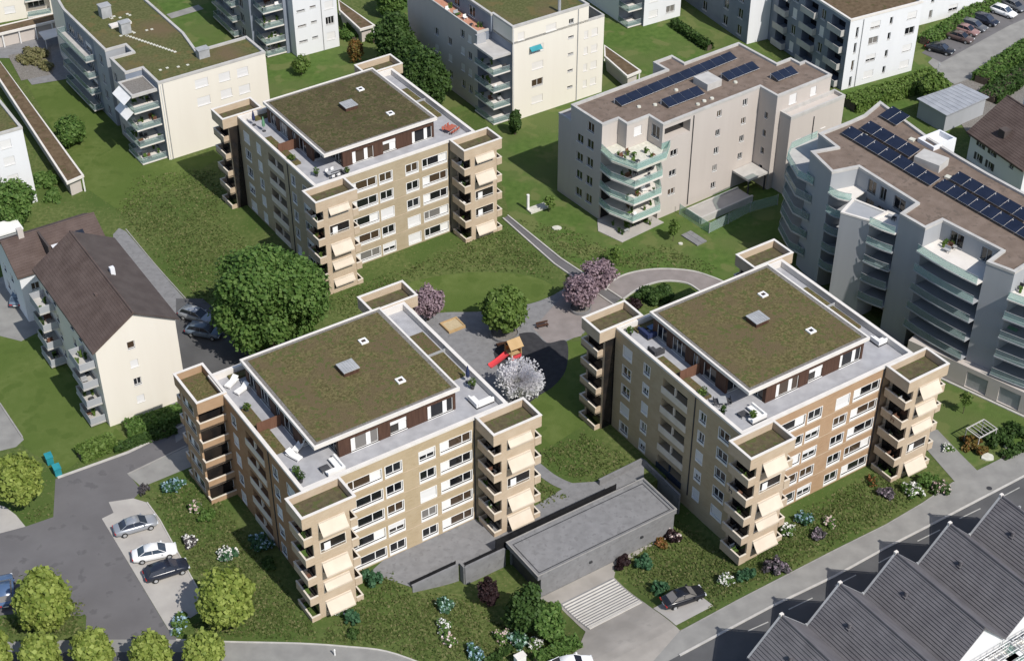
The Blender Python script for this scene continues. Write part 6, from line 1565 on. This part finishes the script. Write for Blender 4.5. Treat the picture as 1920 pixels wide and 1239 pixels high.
def hedge(label, pts, w, h, leaf, n, size=.3, seed=0, group=None, name='hedge'):
    q = [G(*p) for p in pts]; o = q[0]; C, N2 = [], []
    t = thing(name, label, 'hedge', o, 0, group)
    tot = sum((q[i + 1] - q[i]).length for i in range(len(q) - 1)); b = MB()
    for i in range(len(q) - 1):
        a, e = q[i] - o, q[i + 1] - o; d = (e - a).normalized(); nv = Vector((-d.y, d.x, 0)); k = max(20, int(n * (e - a).length / tot))
        f = rng.random(k); sd = rng.integers(0, 3, k)
        off = np.where(sd == 0, rng.uniform(-.5, .5, k), np.where(sd == 1, -.5, .5)) * w; zz = np.where(sd == 0, h, rng.uniform(0, h, k))
        off = off + rng.normal(size=k) * .14; zz = zz + rng.normal(size=k) * .16
        C.append(np.outer(1 - f, a) + np.outer(f, e) + np.outer(off, nv) + np.outer(np.maximum(zz, .05), (0, 0, 1)))
        bn = np.where(sd[:, None] == 0, np.array([[0, 0, 1.]]), np.outer(np.sign(off), nv)) + rng.normal(size=(k, 3)) * .6
        N2.append(bn / np.linalg.norm(bn, axis=1)[:, None])
        A, E_ = Vector(a), Vector(e); n2 = nv * w * .36
        b.prism([(A - n2)[:2], (E_ - n2)[:2], (E_ + n2)[:2], (A + n2)[:2]], -.2 + min(a.z, e.z), h * .85 + min(a.z, e.z))
    obj('foliage', quads('foliage', np.concatenate(C), np.concatenate(N2), size, leaf), None, t); obj('branches', b, 'bark', t)
hedge('clipped bright green hedge block by the car park entrance', [(150, 860), (215, 832)], 2.0, 1.2, 'leaf_fresh', 3000)
hedge('shaggy dark hedge in front of the white gable wall', [(238, 812), (300, 795), (345, 780)], 2.2, 1.3, 'leaf_mid', 3800)
hedge('low dark hedge along the car park kerb', [(215, 845), (330, 808)], .9, .7, 'leaf_dark', 1800)
hedge('low green hedge at the bottom edge beside the garage drive', [(1005, 1243), (1085, 1208)], 1.2, .9, 'leaf_mid', 1800)
hedge('low hedge at the bottom edge below the flowering shrubs', [(912, 1245), (958, 1218)], .5, .5, 'leaf_dark', 700)
hedge('dark hedge crossing the lawn behind the grey block', [(1262, 48), (1330, 95)], 1.4, 1.2, 'leaf_dark', 1800, .36)
hedge('long bright hedge bank in front of the white block', [(1592, 205), (1640, 190), (1700, 172), (1752, 150)], 3.6, 1.8, 'leaf_fresh', 6000, .4)
hedge('long bright hedge along the upper right parking bays', [(1732, 85), (1800, 45), (1862, 8), (1900, -14)], 2.6, 1.5, 'leaf_mid', 4200, .4)
hedge('loose hedge bank beside the upper right street', [(1838, 158), (1880, 128), (1945, 85)], 3.4, 1.6, 'leaf_mid', 4000, .38)
hedge('dark overgrown bank at the right edge behind the brown roofed house', [(1850, 190), (1940, 130)], 3.6, 1.4, 'leaf_dark', 2600, .38)
hedge('low dark hedge along the pavement garden at the right edge', [(1880, 860), (1945, 828)], .7, .7, 'leaf_dark', 900)
hedge('green hedge along the planted shed at the top centre', [(650, 55), (705, 80)], 1.6, 1.2, 'leaf_mid', 1600, .36)
hedge('green undergrowth strip beside the slit window block', [(640, 66), (664, 78)], 1.6, 1.0, 'leaf_mid', 900, .36)

# meadow grass: too many blades to count
def inpoly(x, y, poly):
    r = np.zeros(len(x), bool); n = len(poly)
    for i in range(n):
        x0, y0 = poly[i]; x1, y1 = poly[(i + 1) % n]
        if y0 == y1: continue
        c = ((y0 > y) != (y1 > y)) & (x < (x1 - x0) * (y - y0) / (y1 - y0) + x0); r ^= c
    return r
def grass(name, polys, dens, size, m, label):
    Cs = []
    for poly in polys:
        a = np.array(poly, float); x0, y0 = a.min(0); x1, y1 = a.max(0)
        n = int((x1 - x0) * (y1 - y0) * dens); x = rng.uniform(x0, x1, n); y = rng.uniform(y0, y1, n); k = inpoly(x, y, poly); x, y = x[k], y[k]
        dist = np.full(len(x), 1e9)
        for i in range(len(poly)):
            p0, p1 = a[i], a[(i + 1) % len(a)]; e = p1 - p0; t_ = np.clip(((x - p0[0]) * e[0] + (y - p0[1]) * e[1]) / (e @ e), 0, 1)
            dist = np.minimum(dist, np.hypot(x - p0[0] - t_ * e[0], y - p0[1] - t_ * e[1]))
        k = rng.random(len(x)) < np.clip(.15 + dist / 22, 0, 1); x, y = x[k], y[k]
        z = np.zeros(len(x))
        u = (x - CX) / FPX; v = -(y - CY) / FPX; dy = math.cos(TH) + v * math.sin(TH); dz = -math.sin(TH) + v * math.cos(TH)
        hv = np.vectorize(hz)
        near = (y > 940) & (x > 700) & (x < 1500)
        for _ in range(8):
            t = (z - CH) / dz; X, Y = u * t, dy * t
            if near.any(): z[near] = .5 * z[near] + .5 * hv(X[near], Y[near])
        t = (z - CH) / dz; X, Y = u * t, dy * t
        if near.any(): z[near] = hv(X[near], Y[near])
        Cs.append(np.stack([X, Y, z], 1))
    C = np.concatenate(Cs)
    cl = np.sin(C[:, 0] * 1.1 + np.sin(C[:, 1] * .9) * 2) * np.sin(C[:, 1] * 1.3 + np.cos(C[:, 0] * .7)); keep = rng.random(len(C)) < .62 + .38 * cl
    C = C[keep]; n = len(C)
    nn = rng.normal(size=(n, 3)); nn[:, 2] = np.abs(nn[:, 2]) * .8 + .7; nn /= np.linalg.norm(nn, axis=1)[:, None]
    C[:, 2] += .08
    o = obj(name, quads(name, C, nn, size, m), None); tag(o, label, 'grass', kind='stuff')
MEADOW = [
 [(215, 395), (250, 330), (420, 310), (425, 420), (560, 530), (590, 590), (480, 630), (350, 548), (240, 430)],
 [(560, 565), (660, 540), (900, 440), (943, 418), (1042, 498), (1035, 528), (980, 512), (880, 509), (765, 526), (700, 580), (640, 600)],
 [(275, 930), (345, 893), (420, 940), (600, 1190), (733, 1066), (773, 1112), (860, 1112), (880, 1118), (920, 1150), (1040, 1205), (1060, 1215), (990, 1245), (805, 1245), (725, 1214), (560, 1200), (335, 1195), (390, 1142), (376, 1100), (304, 972)],
 [(1148, 1066), (1270, 970), (1390, 1062), (1500, 955), (1662, 872), (1700, 905), (1725, 938), (1660, 978), (1380, 1120), (1320, 1150), (1335, 1132), (1296, 1096), (1224, 1130), (1214, 1120)],
 [(1000, 850), (1090, 808), (1195, 862), (1116, 906), (1078, 901), (1040, 885), (1014, 862)],
 [(1000, 888), (1030, 912), (1066, 932), (1010, 958)],
 [(970, 412), (1056, 484), (1140, 518), (1185, 511), (1250, 502), (1335, 518), (1345, 500), (1250, 455), (1160, 470), (1060, 425)],
 [(30, 1155), (158, 1120), (160, 1155), (157, 1196), (0, 1198), (0, 1158)], [(45, 960), (98, 940), (98, 966), (50, 984)],
]
grass('meadow_grass', MEADOW, .26, .24, 'grass_blades', 'rough tufted meadow grass between the brick blocks')
# ================================================================== cars and small things
def loft(mb, secs, close_ends=True):
    n = len(secs[0]); k = mb.add([p for s in secs for p in s])
    for i in range(len(secs) - 1):
        for j in range(n):
            j2 = (j + 1) % n
            mb.f.append((k + i * n + j, k + i * n + j2, k + (i + 1) * n + j2, k + (i + 1) * n + j)); mb.mi.append(mb.cur)
    if close_ends:
        mb.f.append(tuple(k + n - 1 - j for j in range(n))); mb.mi.append(mb.cur)
        mb.f.append(tuple(k + (len(secs) - 1) * n + j for j in range(n))); mb.mi.append(mb.cur)
def car_protos(kind):
    # body: cross sections along x (rear to front)
    if kind == 'sedan': xs = [(-2.42, .50, .80, .72), (-2.30, .34, .86, .80), (-1.7, .26, .98, .88), (-1.0, .25, .98, .91), (0, .25, .96, .92), (.9, .25, .95, .91), (1.55, .26, .88, .89), (2.15, .30, .76, .82), (2.42, .42, .62, .66)]
    else: xs = [(-2.38, .50, .95, .76), (-2.28, .34, 1.02, .84), (-1.6, .27, 1.05, .90), (-.8, .26, 1.04, .92), (0, .26, 1.02, .93), (.9, .26, 1.00, .92), (1.5, .27, .94, .90), (2.1, .30, .84, .84), (2.36, .42, .68, .68)]
    def sec(x, zb, zt, w): return [(x, -w * .92, zb), (x, w * .92, zb), (x, w, zb + .12), (x, w * 1.0, zb + (zt - zb) * .55), (x, w * .93, zt - .04), (x, w * .80, zt), (x, -w * .80, zt), (x, -w * .93, zt - .04), (x, -w * 1.0, zb + (zt - zb) * .55), (x, -w, zb + .12)]
    b = MB(); loft(b, [sec(*x) for x in xs])
    b.f = [f[::-1] for f in b.f]
    if kind == 'sedan': gx = [(-1.85, .92, .70), (-1.05, 1.40, .60), (-.2, 1.47, .62), (.45, 1.43, .62), (1.25, .92, .74)]
    else: gx = [(-2.15, 1.00, .74), (-1.75, 1.52, .64), (-.3, 1.60, .66), (.4, 1.54, .66), (1.25, .98, .76)]
    g = MB(); zb = .90
    loft(g, [[(x, -w - (.12 if z > 1.2 else .02), zb), (x, w + (.12 if z > 1.2 else .02), zb), (x, w, z), (x, -w, z)] for x, z, w in gx]); g.f = [f[::-1] for f in g.f]
    r = MB(); q = gx[1:4]
    loft(r, [[(x, -w - .02, z - .03), (x, w + .02, z - .03), (x, w * .92, z + .035), (x, -w * .92, z + .035)] for x, z, w in q]); r.f = [f[::-1] for f in r.f]
    pl = MB()
    for sg in (-1, 1):
        for (i, j) in ((0, 1), (3, 4)):
            pl.tube((gx[i][0], sg * (gx[i][2] + .01), gx[i][1]), (gx[j][0], sg * (gx[j][2] + .01), gx[j][1]), .035, n=5)
        pl.tube((-.25, sg * .75, .95), (-.25, sg * .65, gx[2][1]), .03, n=5)
    return b, g, r, pl
_cm = {}
def car(rear, front, paint, label, kind='sedan', group=None, flip=False, scale=1.10, z=None):
    a, b = G(*rear), G(*front); c = (a + b) / 2; d = b - a
    key = (kind, paint)
    if key not in _cm:
        bo, g, r, pl = car_protos(kind)
        me = [bo.mesh('body', paint), g.mesh('windows', 'pane_blue'), r.mesh('roof_panel', paint), pl.mesh('pillars', paint)]
        for m_ in (me[0], me[2]):
            for p in m_.polygons: p.use_smooth = True
        _cm[key] = me
    if 'wheel' not in _cm:
        w = MB(); w.tube((0, -.11, 0), (0, .11, 0), .33, n=14); rm = MB(); rm.tube((0, -.125, 0), (0, .125, 0), .20, n=10)
        hl = MB(); hl.box(-.10, -.22, -.06, .06, .22, .06); tl = MB(); tl.box(-.06, -.2, -.07, .06, .2, .07)
        pt = MB(); pt.box(-.01, -.26, -.06, .02, .26, .06)
        mr = MB(); mr.box(-.09, -.10, -.06, .09, .10, .07)
        _cm['wheel'] = (w.mesh('wheel', 'tyre'), rm.mesh('rim', 'greymetal'), hl.mesh('headlight', 'headlamp'), tl.mesh('taillight', 'taillamp'), pt.mesh('number_plate', 'white'), mr)
    t = thing('parked_car', label, 'car', (c.x, c.y, hz(c.x, c.y) + .07 if z is None else z), math.atan2(d.y, d.x) + (math.pi if flip else 0), group)
    t.scale = (scale, scale, scale)
    for nm, me in zip(('body', 'windows', 'roof_panel', 'pillars'), _cm[key]): obj(nm, me, None, t)
    wm, rm, hl, tl, pt, mr = _cm['wheel']
    for x in (-1.45, 1.48):
        for y in (-.84, .84):
            w = obj('wheel', wm, None, t, (x, y, .33)); obj('rim', rm, None, w)
    for y in (-.6, .6):
        o = obj('headlight', hl, None, t, (2.32, y, .60)); o = obj('taillight', tl, None, t, (-2.40, y, .72))
    obj('number_plate', pt, None, t, (-2.44, 0, .58))
    for y in (-1.0, 1.0): obj('wing_mirror', mr, paint, t, (.85, y, 1.0))
g1 = 'cars parked in the bays by the brick block'
car((213, 1004), (298, 979), 'car_silver', 'silver saloon car alone in the upper parking bay', group=g1)
car((250, 1051), (332, 1034), 'car_white', 'white saloon car next to the dark car in the light bays', group=g1)
car((275, 1088), (352, 1063), 'car_navy', 'dark navy estate car touching the shade of the egg shaped tree', 'estate', g1)
car((1243, 1140), (1318, 1112), 'car_black', 'black car on its own light pad by the street', 'sedan')
g2 = 'cars in the yard of the gabled house'
car((346, 592), (392, 606), 'car_silver', 'silver car behind in the yard beside the white gable wall', 'estate', g2)
car((352, 623), (416, 634), 'car_bluegrey', 'blue grey car in front in the yard beside the white gable wall', 'estate', g2)
car((30, 582), (48, 540), 'car_bluegrey', 'blue grey car in the shaded drive left of the gabled house', 'estate')
car((14, 1152), (10, 1078), 'car_blue', 'blue car cut by the left edge beside the egg shaped tree', 'estate')
g3 = 'cars along the upper right parking bays'
car((1735, 91), (1788, 105), 'car_black', 'black car nearest the white block in the upper right bays', 'sedan', g3)
car((1775, 69), (1822, 83), 'car_brown', 'brown car second from the white block in the upper right bays', 'sedan', g3)
car((1791, 57), (1828, 68), 'car_red', 'dull red car between the brown and grey cars at upper right', 'sedan', g3)
car((1804, 49), (1844, 61), 'car_grey', 'grey car right of the dull red car at upper right', 'estate', g3)
car((1828, 38), (1864, 50), 'car_navy', 'navy car left of the white car at upper right', 'estate', g3)
car((1857, 20), (1904, 37), 'car_white', 'white estate car in the upper right bays', 'estate', g3)
car((1879, 8), (1920, 26), 'car_grey', 'dark grey car behind the white estate car at the top right corner', 'sedan', g3)
car((1030, 1262), (1108, 1246), 'car_white', 'white car cut by the bottom edge at the mouth of the garage drive', 'sedan')

# play tower with slide
p = P(962, 672); pt = thing('play_tower', 'wooden play tower with pitched timber roof and red slide on the dark mat', 'play tower', p, R(-58))
for x in (-.8, .8):
    for y in (-.8, .8): b = MB(); b.box(x - .06, y - .06, 0, x + .06, y + .06, 2.6); obj('post', b, 'wood_yellow', pt)
b = MB(); b.box(-.9, -.9, 1.2, .9, .9, 1.3); obj('platform', b, 'wood_yellow', pt)
b = MB()
for sg in (-1, 1):
    b.face((0, -1.05, 3.5), (sg * 1.15, -1.05, 2.5), (sg * 1.15, 1.05, 2.5), (0, 1.05, 3.5)); b.face((0, -1.05, 3.44), (0, 1.05, 3.44), (sg * 1.12, 1.05, 2.46), (sg * 1.12, -1.05, 2.46))
obj('roof', b, 'wood_yellow', pt)
b = MB(); b.box(-.85, .82, 1.3, .85, .87, 1.95); b.box(-.87, -.8, 1.3, -.82, .8, 1.95); obj('side_panel', b, 'orange', pt)
b = MB(); n = 8
for i in range(n):
    f0, f1 = i / n, (i + 1) / n; y0, y1 = -.9 - 2.9 * f0, -.9 - 2.9 * f1; z = lambda f: .12 + 1.15 * (1 - f) ** 1.25
    b.face((-.4, y0, z(f0)), (-.4, y1, z(f1)), (.4, y1, z(f1)), (.4, y0, z(f0)))
    for sg in (-1, 1):
        b.face((sg * .4, y0, z(f0)), (sg * .4, y1, z(f1)), (sg * .46, y1, z(f1) + .28), (sg * .46, y0, z(f0) + .28))
obj('slide', b, 'red', pt)
b = MB(); b.box(.82, -.8, 0, .9, .8, 1.3); b.box(.9, -.4, 0, 1.6, .4, .1); obj('climbing_wall', b, 'red', pt)
p = P(849, 612); sp = thing('sandpit', 'square timber edged sandpit on the courtyard plaza', 'sandpit', p, R(33.4))
b = MB(); q = [(-1.4, -1.3), (1.4, -1.3), (1.4, 1.3), (-1.4, 1.3)]; b.ring(q, inset(q, .22), 0, .42); obj('frame', b, 'wood_yellow', sp)
b = MB(); b.prism(inset(q, .22), 0.0, .3); obj('sand_fill', b, 'sand', sp)
def round_bed(x, y, r, label):
    t = thing('tree_bed', label, 'tree bed', P(x, y), 0); b = MB()
    o = [(r * math.cos(i * math.pi / 14), r * math.sin(i * math.pi / 14)) for i in range(28)]
    b.ring(o, inset(o, .2), 0.0, .45); obj('rim', b, 'slab', t); b = MB(); b.prism(inset(o, .2), 0, .3); obj('soil', b, 'gravel', t)
round_bed(946, 627, 2.1, 'round concrete bed under the fresh green courtyard tree'); round_bed(1088, 580, 1.6, 'round bed under the pink blossom tree on the plaza')
def bench(x, y, rot, label):
    t = thing('bench', label, 'bench', P(x, y), R(rot), 'dark benches in the courtyard'); b = MB()
    for i in range(4): b.box(-.9, -.25 + i * .13, .42, .9, -.15 + i * .13, .47)
    obj('seat', b, 'wood_dark', t)
    for sx in (-.7, .7): b = MB(); b.box(sx - .05, -.22, 0, sx + .05, .24, .419); obj('leg', b, 'darkmetal', t)
    b = MB(); b.box(-.9, .28, .6, .9, .33, .9); b.box(-.72, .28, .3, -.66, .32, .6); b.box(.66, .28, .3, .72, .32, .6); obj('backrest', b, 'wood_dark', t)
bench(1017, 614, 20, 'small dark bench at the edge of the pinkish plaza')
bench(942, 648, 200, 'dark curved bench against the round bed of the green courtyard tree')
# concrete slabs and vent on the upper lawn
vs_ = thing('vent_shaft', 'pale concrete slab with an upright vent pipe on the lawn', 'vent', P(1008, 392), R(33))
b = MB(); b.box(-1.7, -.75, 0, 1.7, .75, .3); obj('slab', b, 'stone', vs_); b = MB(); b.tube((-1.5, .5, .3), (-1.5, .5, 2.9), .24, n=10); obj('vent_pipe', b, 'white', vs_)
fl = thing('concrete_slab', 'flat grey concrete slab cover on the lawn below the glass fence', 'slab', P(1301, 448), R(-52))
b = MB(); b.box(-1.8, -1.0, 0, 1.8, 1.0, .22); obj('cover', b, 'slab', fl)
b = MB(); b.box(-1.81, -.02, .221, 1.81, .02, .235); obj('joint', b, 'darkmetal', fl)
def stone(x, y, r, label):
    b = MB(); rr = random.Random(int(x)); n = 9
    lo = [(r * rr.uniform(.8, 1.1) * math.cos(i * 2 * math.pi / n), r * rr.uniform(.6, .9) * math.sin(i * 2 * math.pi / n)) for i in range(n)]
    b.prism(lo, -.1, .22); o = obj('stone', b, 'stone'); o.location = P(x, y); tag(o, label, 'stone')
stone(1044, 429, .75, 'pale flat stone on the lawn near the straight footpath'); stone(1276, 458, .4, 'small pale stone left of the concrete slab cover'); stone(1852, 858, .9, 'big white stone at the pavement garden on the right')
stone(1888, 838, .5, 'small white stone among dark shrubs at the right edge')
# white garden pergola at right
pg = thing('pergola', 'white metal pergola frame in the small garden at the right edge', 'pergola', P(1835, 828), R(34))
for x in (-1.6, 1.6):
    for y in (-1.1, 1.1): b = MB(); b.box(x - .05, y - .05, 0, x + .05, y + .05, 2.2); obj('post', b, 'coping_grey', pg)
b = MB(); b.box(-1.7, -1.2, 2.2, 1.7, -1.05, 2.3); b.box(-1.7, 1.05, 2.2, 1.7, 1.2, 2.3); b.box(-1.7, -1.04, 2.2, -1.55, 1.04, 2.3); b.box(1.55, -1.04, 2.2, 1.7, 1.04, 2.3)
for i in range(5): b.box(-1.3 + i * .6, -1.04, 2.22, -1.22 + i * .6, 1.04, 2.28)
obj('roof_frame', b, 'coping_grey', pg)
def bin_(x, y, label):
    t = thing('waste_bin', label, 'bin', P(x, y), R(30), 'teal bins by the car park kerb'); b = MB()
    b.prism([(-.42, -.5), (.42, -.5), (.42, .5), (-.42, .5)], .12, 1.2); obj('body', b, 'teal', t)
    b = MB(); b.prism([(-.47, -.56), (.47, -.56), (.47, .56), (-.47, .56)], 1.2, lambda p: 1.3 + .12 * (p[1] + .5)); obj('lid', b, 'teal', t)
    for sx in (-.35, .35): b = MB(); b.tube((sx - .05, .42, .13), (sx + .05, .42, .13), .13, n=8); obj('wheel', b, 'tyre', t)
bin_(94, 868, 'teal waste bin farther from the kerb beside the left tree'); bin_(109, 889, 'teal waste bin standing at the car park kerb')
t = thing('utility_cabinet', 'white utility cabinet at the bottom edge among the shrubs', 'cabinet', G(975, 1243), R(33))
b = MB(); b.box(-.6, -.35, 0, .6, .35, 1.3); obj('body', b, 'white', t); b = MB(); b.box(-.66, -.42, 1.3, .66, .42, 1.4); obj('lid', b, 'coping', t)
t = thing('bollard', 'short white bollard at the kerb of the lower footpath', 'bollard', P(628, 1228), 0)
b = MB(); b.tube((0, 0, 0), (0, 0, .9), .09, n=8); obj('post', b, 'white', t); b = MB(); b.tube((0, 0, .9), (0, 0, 1.0), .12, .06, n=8); obj('cap', b, 'white', t)
b = MB(); b.tube((0, 0, 0), (0, 0, .02), .35, n=14); o = obj('manhole_cover', b, 'darkmetal'); o.location = P(1855, 915, .075); tag(o, 'dark manhole cover in the street pavement', 'manhole cover')
t = thing('street_lamp', 'slim grey street lamp beside the tin roofed shed', 'street lamp', P(1750, 181), 0)
b = MB(); b.tube((0, 0, 0), (0, 0, 6.5), .09, .06, n=7); obj('pole', b, 'greymetal', t); b = MB(); b.box(-.1, -.6, 6.45, .1, .05, 6.58); obj('lamp_head', b, 'greymetal', t)
